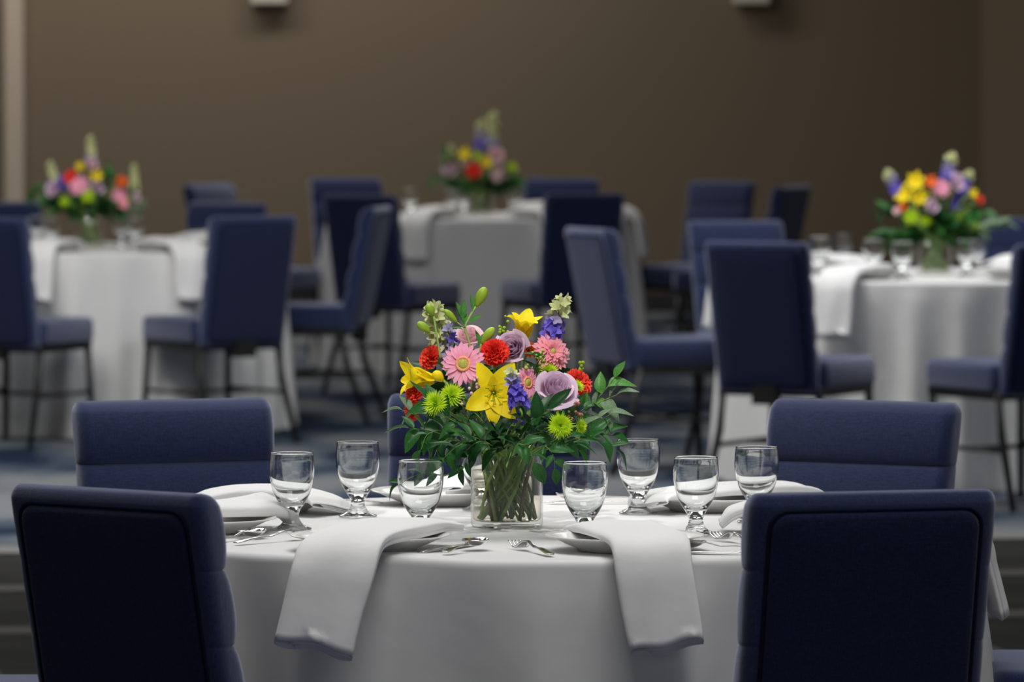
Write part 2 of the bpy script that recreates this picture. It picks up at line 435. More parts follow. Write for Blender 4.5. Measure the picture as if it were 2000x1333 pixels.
# ------------------------------------------------------------------ tables
TR = 0.762
def fold_fn(seed, n):
    r = random.Random(seed)
    return [(k, r.uniform(0.5, 1.0), r.uniform(0, 2*pi)) for k in n]
def table(cx, cy, z0, seed, amp, freqs, lab_cloth, lab_table, bumps=(), mean=0.1):
    g = 'round banquet tables'
    t = thing('banquet_table', lab_table, 'table', (cx, cy, z0), 0)
    top = ZT - z0
    obj('tabletop', lathe([(0.0001, top-.03), (TR-.012, top-.03), (TR-.008, top-.02), (TR-.012, top-.006), (0.0001, top-.006)], 64), 'wood', t)
    for a in (45, 135, 225, 315):
        x, y = 0.42*cos(radians(a)), 0.42*sin(radians(a))
        obj('leg', tube([(x, y, 0), (x, y, top-.03)], .016, 8), 'black', t)
    fs = fold_fn(seed, freqs)
    # turn the folds so that a valley faces right
    val = lambda a: sum(A*sin(n*a+ph) for n, A, ph in fs)
    best = min((val(i*2*pi/720) + val((i+3)*2*pi/720) + val((i-3)*2*pi/720), i*2*pi/720) for i in range(720))[1]
    fs = [(n, A, ph + n*best) for n, A, ph in fs]
    NA = 240
    prof = []
    for r in (0.0, .1, .2, .3, .4, .5, .6, .66, .70, .73, .745): prof.append((r, top, 0))
    for i in range(1, 7):
        a = pi/2*i/6; prof.append((TR-.015+.015*sin(a)+0.001, top-.015+.015*cos(a), 0.0))
    nz = 22
    for i in range(1, nz+1):
        k = i/nz; prof.append((TR+.001, (top-.015)*(1-k)+0.004*k, k))
    V, Fc = [], []
    for r, z, k in prof:
        for i in range(NA):
            a = 2*pi*i/NA
            rr = r; zz = z
            if k > 0:
                s = sum(A*sin(n*a+ph) for n, A, ph in fs)/len(fs)*1.6
                s = s if s > 0 else s*0.55
                kk = k**0.62
                rr = r + amp*kk*(s+mean) + 0.012*kk + 0.002
            elif r > 0.5:
                for (ba, br, bh, bw) in bumps:
                    da = (a-ba+pi) % (2*pi) - pi
                    q = (da*r/bw)**2 + ((r-br)/0.09)**2
                    zz += bh*math.exp(-q)
            V.append((rr*cos(a), rr*sin(a), zz))
    for j in range(len(prof)-1):
        for i in range(NA):
            ii = (i+1) % NA
            Fc.append((j*NA+i, j*NA+ii, (j+1)*NA+ii, (j+1)*NA+i))
    c = obj('tablecloth', (V, Fc), 'cloth', loc=(cx, cy, z0))
    tag(c, lab_cloth, 'tablecloth', 'white floor length tablecloths')
T0 = Vector(((1050-1000)/F*10.9, 10.9)); T1 = Vector(((195-1000)/F*26.4, 26.4)); T2 = Vector(((938-1000)/F*31.5, 31.5)); T3 = Vector(((1826-1000)/F*23.2, 23.2))
table(*T0, ZF0, 3, 0.16, (7, 12, 17, 22), 'white floor length cloth on the large front table', 'large round table in the foreground hidden under its cloth', [(-pi/2-0.33, .72, .006, .10)], 0.12)
table(*T1, 0, 11, 0.105, (9, 14, 20, 29), 'white cloth with soft folds on the left rear table', 'round table at the left rear hidden under its cloth')
table(*T2, 0, 5, 0.13, (8, 13, 19, 26), 'greyish white cloth on the middle rear table, farthest away', 'round table at the middle rear hidden under its cloth')
table(*T3, 0, 8, 0.085, (9, 14, 19, 27), 'white cloth on the right rear table below the yellow lilies', 'round table at the right rear hidden under its cloth')

# ------------------------------------------------------------------ tableware
gob = [(0.0001, 0), (.030, 0), (.0335, .0008), (.0345, .002), (.033, .0034), (.0265, .0055), (.020, .009), (.0155, .0145), (.0128, .021), (.0124, .027), (.0140, .0325),
       (.0170, .038), (.0215, .045), (.0265, .053), (.0315, .0635), (.0350, .075), (.0378, .088), (.0392, .101), (.0391, .112), (.0383, .122), (.0372, .1325),
       (.0367, .1337), (.0361, .1325), (.0372, .122), (.0379, .112), (.0379, .101), (.0364, .088), (.0334, .075), (.0296, .0645), (.0240, .0555), (.0165, .0480), (.0080, .0445), (.0001, .0435)]
# smooth the goblet profile
def smooth_prof(p, n):
    q = catmull([(a, b, 0) for a, b in p], n); return [(max(v.x, 0.0001), v.y) for v in q]
gm = mesh('goblet', lathe(smooth_prof(gob, 100), 48), 'glass')
def goblet(loc, label, group):
    o = bpy.data.objects.new('water_goblet', gm); C.objects.link(o); o.location = loc
    tag(o, label, 'glass', group); return o
pl = [(0.0001, .004), (.070, .004), (.073, 0), (.077, 0), (.080, .004), (.100, .012), (.118, .0205), (.1325, .0245), (.1335, .0255), (.1325, .0265), (.118, .0235), (.098, .015), (.082, .0085), (.070, .007), (.0001, .007)]
plm = mesh('plate', lathe(pl, 64), 'china')
def plate(loc, label, group):
    o = bpy.data.objects.new('dinner_plate', plm); C.objects.link(o); o.location = loc
    tag(o, label, 'plate', group); return o

CS = [(-.30, .0105), (0.0, .0115), (.35, .0105), (.47, .0085), (.5, .004), (.48, .0005), (.3, -.001), (0, -.0008), (-.3, -.001), (-.47, .001), (-.5, .006), (-.49, .0125), (-.42, .0165), (-.2, .0185), (.1, .0195), (.38, .0180), (.49, .0150), (.505, .011), (.49, .0060), (.3, .0045), (0, .005), (-.25, .004)]
def napkin(pts, w0, w1, side0, side1, label, group, thick=1.0, seed=0, e0=0.4):
    """folded cloth strip: a section folded over three times swept along the path"""
    r = random.Random(seed + 5)
    Q = catmull(pts, 44); n = len(Q)
    cs = catmull([(a, b, 0) for a, b in CS], 60)
    V, Fc = [], []
    s0 = Vector(side0).normalized(); s1 = Vector(side1).normalized()
    ph = r.uniform(0, 6)
    for i, q in enumerate(Q):
        t = (Q[min(i+1, n-1)] - Q[max(i-1, 0)]).normalized()
        k = i/(n-1); s = s0.lerp(s1, min(1, max(0, (k-0.15)/0.45)))
        s = (s - t*s.dot(t)).normalized(); nn = s.cross(t)
        if nn.z < 0 and k < 0.3: nn = -nn
        if i and nn.dot(prev) < 0: nn = -nn
        prev = nn.copy()
        wd = w0 + (w1-w0)*k
        q0 = min(1, k/.14); pinch = (1 + 0.25*sin(k*9+ph)*(1-k))*(e0 + (1-e0)*q0*q0*(3-2*q0))
        for c in cs:
            wave = 0.0025*sin(c.x*9+k*7+ph)*(0.3+k)
            V.append(q + s*(c.x*wd*(1+0.015*sin(k*14+ph))) + nn*(c.y*thick*pinch + wave + 0.001) + t*(0.004*sin(c.x*8+ph)*(k > 0.97) - 0.010*c.y/0.02*(k > 0.97)))
    m_ = len(cs)
    for i in range(n-1):
        for j in range(m_-1):
            Fc.append((i*m_+j, i*m_+j+1, (i+1)*m_+j+1, (i+1)*m_+j))
    o = obj('folded_napkin', (V, Fc), 'napkin'); tag(o, label, 'napkin', group)
    so = o.modifiers.new('solid', 'SOLIDIFY'); so.thickness = 0.0016; so.offset = 0
    return o

gp0, gn0, gg0 = 'plates on the front table', 'napkins on the front table', 'water goblets on the front table'
def p0(px, d, lab): plate((*PT(px, d, 0).xy, ZT+.001), lab, gp0)
p0(722, 10.36, 'white plate at the front left of the front table, under a hanging napkin')
p0(1220, 10.36, 'white plate at the front right of the front table, under a hanging napkin')
p0(388, 10.74, 'white plate mostly hidden behind the left foreground chair, below a thick napkin')
p0(515, 11.24, 'white plate at the far left of the front table, before the left channelled chair')
p0(866, 11.42, 'white plate at the far side of the front table, left of the vase')
p0(1392, 11.27, 'white plate at the far right of the front table, behind the goblets')
p0(1592, 10.76, 'white plate hidden behind the right foreground chair, its left rim showing')

def nk(pts, w0, w1, s0, s1, lab, thick=1.0, seed=0, group=gn0, e0=.4):
    napkin([PT(*p) for p in pts], w0, w1, s0, s1, lab, group, thick, seed, e0)
nk([(828, 10.50, .783), (792, 10.43, .787), (745, 10.32, .786), (690, 10.20, .784), (664, 10.137, .773), (650, 10.106, .742), (632, 10.092, .69), (611, 10.075, .618)], .145, .128, (.92, -.39, 0), (1, -.10, 0),
   'white napkin hanging over the front edge, the left one of two', 1.15, 1, e0=.85)
nk([(1182, 10.50, .780), (1205, 10.42, .785), (1240, 10.30, .785), (1262, 10.20, .783), (1272, 10.137, .773), (1278, 10.108, .742), (1289, 10.092, .69), (1305, 10.075, .618)], .14, .118, (.98, .19, 0), (1, -.02, 0),
   'white napkin hanging over the front edge, the right one of two', 1.0, 2, e0=.6)
nk([(552, 10.86, .775), (520, 10.84, .785), (440, 10.78, .788), (330, 10.72, .786), (232, 10.70, .775), (208, 10.70, .74), (195, 10.70, .64)], .13, .12, (0.1, 1, 0), (0, 1, 0),
   'white napkin poking out right of the left foreground chair above the spoon', 1.3, 3)
nk([(652, 11.14, .768), (620, 11.16, .780), (560, 11.19, .787), (470, 11.20, .787), (410, 11.20, .782), (378, 11.20, .768)], .15, .13, (0.1, 1, 0), (0, 1, 0),
   'long white napkin on the far left of the front table, below the left channelled chair', .95, 4)
nk([(852, 11.36, .785), (872, 11.38, .788), (915, 11.42, .790), (955, 11.50, .788), (968, 11.60, .784), (972, 11.665, .775), (972, 11.70, .73), (972, 11.71, .62)], .13, .12, (0, 1, 0), (1, 0, 0),
   'white napkin on the far plate just left of the vase', .9, 5)
nk([(1262, 11.17, .770), (1290, 11.19, .783), (1370, 11.26, .788), (1450, 11.33, .786), (1520, 11.39, .783), (1562, 11.42, .775), (1575, 11.44, .74), (1580, 11.44, .62)], .15, .12, (-.2, 1, 0), (-.6, .8, 0),
   'white napkin on the far right plate, its tip showing above the right foreground chair', .85, 6)
nk([(1412, 10.74, .772), (1440, 10.74, .788), (1500, 10.75, .797), (1640, 10.78, .797), (1800, 10.82, .785), (1885, 10.85, .778), (1908, 10.86, .738), (1918, 10.87, .69), (1940, 10.88, .605)], .14, .12, (0, -1, 0), (.12, -1, 0),
   'white napkin running behind the right foreground chair, hanging out at its right', 1.1, 7)

for px, d, lab in ((569, 10.80, 'goblet at the left front, beside the fork and the hanging napkin'),
                   (698, 11.10, 'goblet at the left rear, beside a brownish spoon bowl, its foot uncovered'),
                   (821, 10.60, 'goblet just behind the left hanging napkin, leaf sprig seen through it'),
                   (1142, 10.55, 'goblet just right of the vase, behind the right hanging napkin'),
                   (1247, 11.17, 'goblet at the right rear, standing highest, leaf tips touching its rim'),
                   (1360, 10.69, 'goblet right of the right hanging napkin, full stem and foot visible'),
                   (1479, 10.96, 'goblet half hidden by the top of the right foreground chair'),
                   (940, 11.26, 'goblet hidden behind the vase and the leaves on its left')):
    goblet((*PT(px, d, 0).xy, ZT+.001), lab, gg0)

# cutlery, modelled along +x from handle end (0) to tip (L)
def ribbon(L_, wf, zf, dish, n=40, m_=6):
    return grid(lambda u, v: (u*L_, v*wf(u), zf(u) + dish(u)*(1 - v*v)*-1 + 0.0006*(1-v*v)*(dish(u) < 1e-6)), n, m_)
def sst(a, b, x):
    t = min(1, max(0, (x-a)/(b-a))); return t*t*(3-2*t)
def handle_w(u): return 0.0075 - 0.0045*sst(0.05, 0.5, u) if u > 0.02 else 0.005
def spoon_w(u):
    if u < 0.66: return handle_w(u)
    q = (u-0.66)/0.34; return max(0.0007, 0.003*(1-q) + 0.0195*sqrt(max(0, sin(pi*min(1, q**0.85)))))*(1 if q < .995 else .3)
def spoon_z(u): return 0.0035 + 0.005*max(0, sin(pi*min(1, u/0.66))) + 0.0105*sst(0.48, 0.70, u)
def spoon_d(u):
    if u < 0.68: return 0
    return 0.0105*max(0, sin(pi*(u-0.68)/0.32))**0.6 if u < 1 else 0
def cut_mod(o):
    so = o.modifiers.new('solid', 'SOLIDIFY'); so.thickness = 0.0016; so.offset = 1
    return o
sm_ = mesh('spoon', ribbon(.178, spoon_w, spoon_z, spoon_d, 56, 8), 'steel')
def fork_w(u):
    if u < 0.62: return handle_w(u)
    return 0.003 + 0.0085*sst(0.62, 0.76, u)
def fork_z(u): return 0.0035 + 0.006*sin(pi*min(1, u/0.7)) + 0.012*sst(0.4, 0.66, u)*(1-sst(0.66, 0.82, u)) + 0.009*sst(.84, 1, u)
Lf = .195
body = grid(lambda u, v: (u*0.79*Lf, v*fork_w(u*0.79), fork_z(u*0.79)), 44, 4)
tines = []
for k in range(4):
    yc = (-1.5+k)*0.0062
    tines.append(grid(lambda u, v: ((0.785+u*0.215)*Lf, yc + v*0.0017*(1-0.55*u), fork_z(0.785+u*0.215)), 10, 1))
fm_ = mesh('fork', join(body, *tines), 'steel')
def knife_w(u): return 0.0065 - 0.001*sst(0, .4, u) + 0.004*sst(.48, .62, u) - 0.0095*sst(.9, 1, u)
km_ = mesh('knife', grid(lambda u, v: (u*.225, v*knife_w(u), 0.003+0.001*(u < .5)), 40, 2), 'steel')
LEN = {'spoon': .178, 'fork': .195, 'knife': .225}
def cutlery(kind, px, py, tip_px, label, sgn=1, thick=0.0018, far=False):
    """px, py: the handle end on the cloth; tip_px: column of the tip"""
    d = DY(py); a = PT(px, d, ZT+.002)
    Ln = LEN[kind]
    dx = (tip_px - px)/F*d
    dx = max(-Ln*.98, min(Ln*.98, dx)); dd = sqrt(Ln*Ln - dx*dx)*sgn
    o = bpy.data.objects.new(kind, {'spoon': sm_, 'fork': fm_, 'knife': km_}[kind]); C.objects.link(o)
    o.location = a; o.rotation_euler = (0, 0, math.atan2(dd, dx))
    so = o.modifiers.new('solid', 'SOLIDIFY'); so.thickness = thick; so.offset = 1
    tag(o, label, kind, 'cutlery on the front table')
    return o
cutlery('spoon', 400, 1066, 505, 'steel spoon beside the left foreground chair, bowl shining')
cutlery('fork', 458, 1068, 608, 'steel fork at the left, tines beside the foot of a goblet')
cutlery('knife', 822, 1087, 925, 'steel knife at the front middle, crossed under a spoon')
cutlery('spoon', 868, 1091, 941, 'steel spoon at the front middle, lying over a knife').location.z += .004
cutlery('fork', 1077, 1091, 1003, 'steel fork at the front middle, tines pointing towards the vase')
cutlery('spoon', 747, 989, 648, 'steel spoon at the far left, brownish bowl beside a goblet', -1).rotation_euler.z = radians(172)
cutlery('spoon', 1275, 983, 1180, 'steel spoon at the far right, small dark bowl right of the near goblet', 1).rotation_euler.z = radians(172)
cutlery('knife', 1300, 986, 1180, 'steel knife at the far right, pointing left behind a tall goblet', 1).rotation_euler.z = radians(184)
cutlery('fork', 1500, 1073, 1400, 'steel fork at the right, tines showing left of the right foreground chair')
cutlery('spoon', 1510, 1082, 1398, 'steel spoon at the right, bowl shining beside the right foreground chair', 1).rotation_euler.z = radians(158)
cutlery('knife', 1575, 1088, 1346, 'steel knife at the right, nearest the table edge by the foreground chair', 1).rotation_euler.z = radians(170)
# distant settings
def rear(tc, tname, plates, gobs, scale=1):
    for ang, hang, lab, plab in plates:
        a = radians(ang); dv = Vector((sin(a), -cos(a)))        # 0 = towards the camera, 90 = right
        c = tc + dv*0.56
        plate((c.x, c.y, ZT+.001), plab, 'plates on the rear tables')
        pth = [tc + dv*r for r in (.42, .52, .62, .70, .758)]
        zs = (.788, .794, .794, .788, .778)
        pts = [Vector((p.x, p.y, z)) for p, z in zip(pth, zs)]
        for r, z in ((.80, .74), (.815, .69), (.825, .62), (.835, .555)):
            p = tc + dv*r; pts.append(Vector((p.x, p.y, z)))
        s = Vector((cos(a), sin(a), 0))
        napkin(pts, .15, .15, s, s, lab, 'napkins on the rear tables', 1.3, int(ang))
    for px, d, lab in gobs:
        goblet((*PT(px, d, 0).xy, ZT+.001), lab, 'water goblets on the rear tables')
rear(T1, 'left', [(-15, 1, 'white napkin hanging from the left rear table, left of its vase', 'white plate on the left rear table, left of its vase'),
                  (31, 1, 'white napkin hanging from the left rear table beside the broad backed chair', 'white plate on the left rear table, nearest the broad backed chair'),
                  (-75, 1, 'white napkin at the left side of the left rear table', 'white plate at the left edge of the left rear table'),
                  (130, 1, 'white napkin at the far right of the left rear table', 'white plate at the far right of the left rear table'),
                  (-140, 1, 'white napkin at the far left of the left rear table', 'white plate at the far left of the left rear table')],
     [(72, 26.3, 'blurred goblet on the left rear table, leftmost of all'), (98, 25.95, 'blurred goblet on the left rear table, second from the left'),
      (238, 26.5, 'blurred goblet on the left rear table, just right of its vase'), (262, 26.1, 'blurred goblet on the left rear table, rightmost')])
rear(T2, 'middle', [(-23, 1, 'white napkin hanging from the middle rear table at its left', 'white plate on the middle rear table, front left'),
                    (78, 1, 'white napkin hanging from the middle rear table at its right end', 'white plate on the middle rear table, right end'),
                    (28, 1, 'white napkin on the middle rear table behind the right dark chair back', 'white plate on the middle rear table, front right'),
                    (150, 1, 'white napkin at the far side of the middle rear table', 'white plate at the far side of the middle rear table')],
     [(801, 31.5, 'blurred goblet on the middle rear table, leftmost'), (884, 31.3, 'blurred goblet on the middle rear table, just left of its vase'),
      (1006, 31.4, 'blurred goblet on the middle rear table, right of its vase'), (905, 31.8, 'blurred goblet on the middle rear table, tucked behind its vase')])
rear(T3, 'right', [(-30, 1, 'white napkin hanging from the right rear table, left of its vase', 'white plate on the right rear table, front left'),
                   (-92, 1, 'white napkin at the left end of the right rear table, behind a chair back', 'white plate on the right rear table, left end'),
                   (28, 1, 'white napkin hanging from the right rear table at the right edge', 'white plate on the right rear table, front right'),
                   (140, 1, 'white napkin on the far right of the right rear table', 'white plate on the far right of the right rear table'),
                   (-145, 1, 'white napkin on the far left of the right rear table', 'white plate on the far left of the right rear table')],
     [(1602, 23.4, 'blurred goblet on the right rear table, leftmost of the row'), (1648, 23.85, 'blurred goblet on the right rear table, second from the left and highest'),
      (1706, 23.05, 'blurred goblet on the right rear table, third from the left'), (1763, 22.75, 'blurred goblet on the right rear table, just left of its vase'),
      (1888, 23.0, 'blurred goblet on the right rear table, just right of its vase'), (1912, 23.8, 'blurred goblet on the right rear table, rightmost')])

# ------------------------------------------------------------------ flowers
def petal(Ln, W, shape, zf, cup=0.0, nu=8, nv=4, wav=0.0, x0=0.0):
    def fn(u, v):
        w_ = W*shape(u)
        return (x0 + Ln*u, v*w_, zf(u)*Ln + cup*(v*v)*w_ + wav*sin(u*14+v*5)*u)
    return grid(fn, nu, nv)
def sh_long(u): return (0.45 + 0.55*sst(0, .5, u))*sqrt(max(0.0, 1-max(0, (u-.72)/.28)**2)) if u < 1 else 0.02
def sh_lily(u): return max(0.04, sin(pi*min(1, (0.12+0.88*u)))**0.75*(1 if u < .6 else 1)) if u < 1 else 0.02
def sh_leaf(u): return max(0.02, sin(pi*u**0.8)**0.9)
EYE = Vector((0, 0, ZC))
MESH = {}
def cached(key, fn):
    if key not in MESH: MESH[key] = fn()
    return MESH[key]
VC = {}   # vase centres
def stem_pts(head, vc, vr, hv, rim, rr, axis):
    """head -> rim crossing -> foot in the vase"""
    a = rr.uniform(0, 2*pi); q = rr.uniform(.35, .88)*vr
    h = Vector(head); c = Vector((vc.x, vc.y, 0))
    flat = (h-c); flat.z = 0
    fl = flat.normalized() if flat.length > .01 else Vector((0, 1, 0))
    side = Vector((-fl.y, fl.x, 0))*rr.uniform(-.5, .5)
    rimp = c + (fl*rr.uniform(.35, .85) + side).normalized()*vr*rr.uniform(.35, .93); rimp.z = ZT + rim
    foot = c - (fl*rr.uniform(.3, 1.0) - side).normalized()*q + Vector((rr.uniform(-.01, .01), rr.uniform(-.01, .01), 0)); foot.z = ZT + 0.012 + rr.uniform(0, .02)*hv
    ax = Vector(axis).normalized()
    off = h - ax*0.018
    mid = off.lerp(rimp, .5) + Vector((0, 0, .012)) - ax*0.01
    return [h, off, mid, rimp, foot]
def root_at(name, label, cat, pos, group):
    return thing(name, label, cat, pos, 0, group)
def put(name, me, parent, mtx):
    o = bpy.data.objects.new(name, me); C.objects.link(o); o.parent = parent; o.matrix_local = mtx; return o
def add_stem(root, head, axis, bq, rad=.0022, m_='stem', n=6):
    pts = stem_pts(head, bq['c'], bq['r'], 1, bq['rim'], rnd, axis)
    bq.setdefault('rims', []).append(pts[3])
    v, f = tube(catmull(pts, 18), rad, n)
    v = [Vector(q) - Vector(head) for q in v]
    return obj('stem', (v, f), m_, root)

def mk_gerbera(root, axis, R, m_, lo=False, roll=0, dbl=False, seed=0):
    rr = random.Random(seed); B = frame(axis, roll)
    rings = [(22, 1.0, .05, 0), (20, .86, .12, .002)] + ([(20, .74, .28, .004), (18, .60, .50, .006), (16, .46, .8, .007)] if dbl else [])
    if lo: rings = [(14, 1.0, .15, 0), (12, .7, .35, .003)]
    vfs = []
    for n, ln, up, zo in rings:
        key = ('gp', m_, round(R, 4), ln, up)
        pm_ = cached(key, lambda: mesh('gerbera_petal', petal(R*ln*.86, R*.105*(1 if ln > .8 else .8), sh_long, lambda u: up*sin(u*1.7)*.9 - .12*u*u*up, .35, 6, 2, 0, R*ln*.14), m_))
        for i in range(n):
            a = 2*pi*(i + rr.uniform(-.22, .22))/n + ln*3
            mt = B @ Matrix.Translation((0, 0, zo)) @ Matrix.Rotation(a, 4, 'Z') @ Matrix.Rotation(rr.uniform(-.10, .10), 4, 'Y') @ Matrix.Scale(rr.uniform(.92, 1.04), 4)
            if lo: vfs.append(([mt @ v.co for v in pm_.vertices], [tuple(p.vertices) for p in pm_.polygons]))
            else: put('petal', pm_, root, mt)
    dome = lathe([(.0001, .35*R*.36), (.12*R, .34*R*.36), (.2*R, .25*R*.3), (.27*R, .0)], 20)
    ring = lathe([(.20*R, .09*R), (.26*R, .15*R), (.33*R, .15*R), (.36*R, .03*R)], 28)
    if lo: return join(*vfs)
    if dbl: B = B @ Matrix.Diagonal((.7, .7, 1.6, 1))
    put('disc', mesh('disc', dome, 'disc'), root, B @ Matrix.Translation((0, 0, .09*R)))
    put('disc_ring', mesh('ring', ring, 'ring'), root, B @ Matrix.Translation((0, 0, .04*R)))

def mk_rose(root, axis, R, m_, lo=False, seed=0):
    rr = random.Random(seed); B = frame(axis, rr.uniform(0, 6)); vfs = []
    n = 9 if lo else 20
    for k in range(n):
        q = k/(n-1); a = k*2.399
        top = R*(.06 + .80*q**.95); H = R*(1.62 - .36*q**1.5)
        span = 2.8 - 1.0*q; lip = R*(.015 + .30*max(0, (q-.45)/.55)**1.6)
        base = R*.18
        def fn(u, v, top=top, H=H, span=span, lip=lip, q=q, a=a):
            th = a + v*span/2*(0.55+0.45*sin(pi*min(1, .2+u*.6)))
            r = base + (top-base)*(sin(u*pi/2)**.75) + lip*max(0, (u-.75)/.25)**2 + R*.05*abs(v)**3*u
            z = H*u*(1-.10*v*v*u) - lip*.6*max(0, (u-.75)/.25)**2 - R*.10*(abs(v)**2.2)*u
            return (max(r, 0.0008)*cos(th), max(r, 0.0008)*sin(th), z - R*.7)
        vf = grid(fn, 8, 8)
        if lo: vfs.append(xf(vf, B))
        else: put('petal', mesh('petal', vf, m_), root, B)
    if lo: return join(*vfs)
    sep = [xf(petal(R*.8, R*.12, sh_leaf, lambda u: -.3*u-.3*u*u, .2, 5, 2), Matrix.Translation((0, 0, -R*.68)) @ Matrix.Rotation(i*1.257, 4, 'Z')) for i in range(5)]
    put('sepals', mesh('sepals', join(*sep), 'leaf'), root, B)

def mk_carnation(root, axis, R, m_, lo=False, seed=0, flat=1.0):
    rr = random.Random(seed); B = frame(axis, rr.uniform(0, 6)); vfs = []
    rings = ((10, 1.0, .12), (10, .92, .45), (9, .8, .8), (8, .62, 1.15), (6, .42, 1.4)) if not lo else ((7, 1, .2), (6, .8, .7), (5, .5, 1.2))
    for n, ln, el in rings:
        for i in range(n):
            a = 2*pi*i/n + el*5 + rr.uniform(-.15, .15); e = el + rr.uniform(-.12, .12); ph = rr.uniform(0, 6)
            Ln = R*ln*rr.uniform(.93, 1.05)
            def fn(u, v, Ln=Ln, ph=ph):
                w_ = R*(.10 + .36*u)
                edge = u > .99
                return (Ln*u*(1 - .10*v*v) + (R*.06*(1 if int((v+1)*5) % 2 else -1) if edge else 0), v*w_, R*.11*u*sin(v*7+ph) + R*.05*u*sin(v*15+ph))
            mt = B @ Matrix.Rotation(a, 4, 'Z') @ Matrix.Rotation(-e*flat, 4, 'Y')
            vfs.append(xf(grid(fn, 4, 10 if not lo else 5), mt))
    vf = join(*vfs)
    if lo: return vf
    o = obj('ruffled_petals', vf, m_, root)
    cal = lathe([(.0001, -R*.95), (.10*R, -R*.92), (.2*R, -R*.6), (.24*R, -R*.15), (.2*R, 0)], 12)
    put('calyx', mesh('calyx', cal, 'leaf_light'), root, B)

def mk_mum(root, axis, R, m_, lo=False, seed=0):
    rr = random.Random(seed); B = frame(axis, 0); vfs = []
    n = 34 if lo else 130
    for i in range(n):
        q = (i+.5)/n; el = math.acos(1 - q*1.05) if q*1.05 < 2 else 1.5
        a = i*2.39996; Ln = R*(.45+.55*sin(min(el, pi/2))**.8)*rr.uniform(.85, 1.1)
        mt = B @ Matrix.Rotation(a, 4, 'Z') @ Matrix.Rotation(-(pi/2 - el) , 4, 'Y')
        vfs.append(xf(petal(Ln, R*(.05 if not lo else .09), sh_long, lambda u: .12*u*u, .3, 3, 1), mt))
    vf = join(*vfs)
    if lo: return vf
    obj('petals', vf, m_, root, kind='stuff')

def mk_lily(root, axis, Ln, m_, lengths, angles, opening, recurve, roll=0, W=.26, lo=False, seed=0):
    rr = random.Random(seed); B = frame(axis, roll); vfs = []
    for i, (l_, a) in enumerate(zip(lengths, angles)):
        inner = i % 2
        def zf(u): return 0
        LL = Ln*l_; WW = Ln*(W if inner else W*.82)
        def fn(u, v, LL=LL, WW=WW):
            # starts along the axis, bends outwards by the opening angle, tip recurved
            th = opening*sst(0, .45, u) + recurve*u**2.2
            return (u, v, th)
        # integrate the midrib
        NU = 12; mid = [(0.0, 0.0)]; x = z = 0
        for j in range(NU):
            u = (j+.5)/NU; th = opening*sst(0, .35, u) + recurve*u**2.5
            x += LL/NU*sin(th); z += LL/NU*cos(th); mid.append((x, z))
        V, Fc = [], []; NV = 6
        for j, (x, z) in enumerate(mid):
            u = j/NU; th = opening*sst(0, .35, u) + recurve*u**2.5
            w_ = WW*sh_lily(u)
            for kk in range(NV+1):
                v = -1+2*kk/NV
                lift = (.30*v*v*w_ - .05*w_*(abs(v) < .1)) + .0015*sin(u*13+i)*abs(v)
                V.append((x - cos(th)*lift + .002*(1-inner)*0, v*w_, z + sin(th)*lift))
        Fc = [(j*(NV+1)+k_, j*(NV+1)+k_+1, (j+1)*(NV+1)+k_+1, (j+1)*(NV+1)+k_) for j in range(NU) for k_ in range(NV)]
        mt = B @ Matrix.Rotation(a, 4, 'Z') @ Matrix.Translation((.002, 0, .001*inner))
        if lo: vfs.append(xf((V, Fc), mt))
        else: put('petal', mesh('petal', (V, Fc), m_), root, mt)
    if lo: return join(*vfs)
    for i in range(6):
        a = i*pi/3+.4; st = [(0, 0, 0), (Ln*.10*cos(a), Ln*.10*sin(a), Ln*.3), (Ln*.2*cos(a), Ln*.2*sin(a), Ln*.5)]
        put('stamen', mesh('stamen', join(tube(st, .0006, 5), tube([(st[2][0]-.003, st[2][1], st[2][2]), (st[2][0]+.003, st[2][1], st[2][2]+.001)], [.001, .0011], 5)), 'bud'), root, B)
    put('pistil', mesh('pistil', tube([(0, 0, 0), (0, 0, Ln*.58), (0, 0, Ln*.62)], [.001, .001, .0022], 6), 'bud'), root, B)

def floret_vf(R, n=5, cone=.6):
    return join(*[xf(petal(R, R*.36, sh_lily, lambda u: cone*u*(1-.25*u), .3, 5, 2), Matrix.Rotation(2*pi*i/n, 4, 'Z')) for i in range(n)])
def mk_spike(root, p0_, p1_, R0, R1, cols, n, lo=False, seed=0, droop=0):
    """florets crowded along a spike from p0 (low) to p1 (tip), positions relative to the root"""
    rr = random.Random(seed); A = Vector(p0_); Bq = Vector(p1_); ax = (Bq-A).normalized()
    sdir = ax.orthogonal().normalized(); groups = {}
    for i in range(n):
        k = (i+.5)/n; R = R0 + (R1-R0)*k
        a = i*2.4 + rr.uniform(-.3, .3)
        out = (Quaternion(ax, a) @ sdir)
        pos = A.lerp(Bq, k) + out*R*.55*(1-.5*k)
        dirn = (out + ax*(.15+.8*k)).normalized()
        c = cols[min(len(cols)-1, int(k*len(cols)))]
        mt = Matrix.Translation(pos) @ frame(dirn, rr.uniform(0, 6)) @ Matrix.Scale(R/R0*rr.uniform(.85, 1.1), 4)
        cone = .6 if k < .6 else 1.3
        key = ('fl', c, round(R0, 4), cone)
        fm = cached(key, lambda: mesh('floret', floret_vf(R0*.9, 5, cone), c))
        if lo: groups.setdefault(c, []).append(([mt @ v.co for v in fm.vertices], [tuple(p.vertices) for p in fm.polygons]))
        else: put('floret', fm, root, mt)
    if lo: return {c: join(*g) for c, g in groups.items()}
    obj('stalk', tube([A - ax*.01, A.lerp(Bq, .5), Bq], [.002, .0015, .0008], 6), 'stem', root)

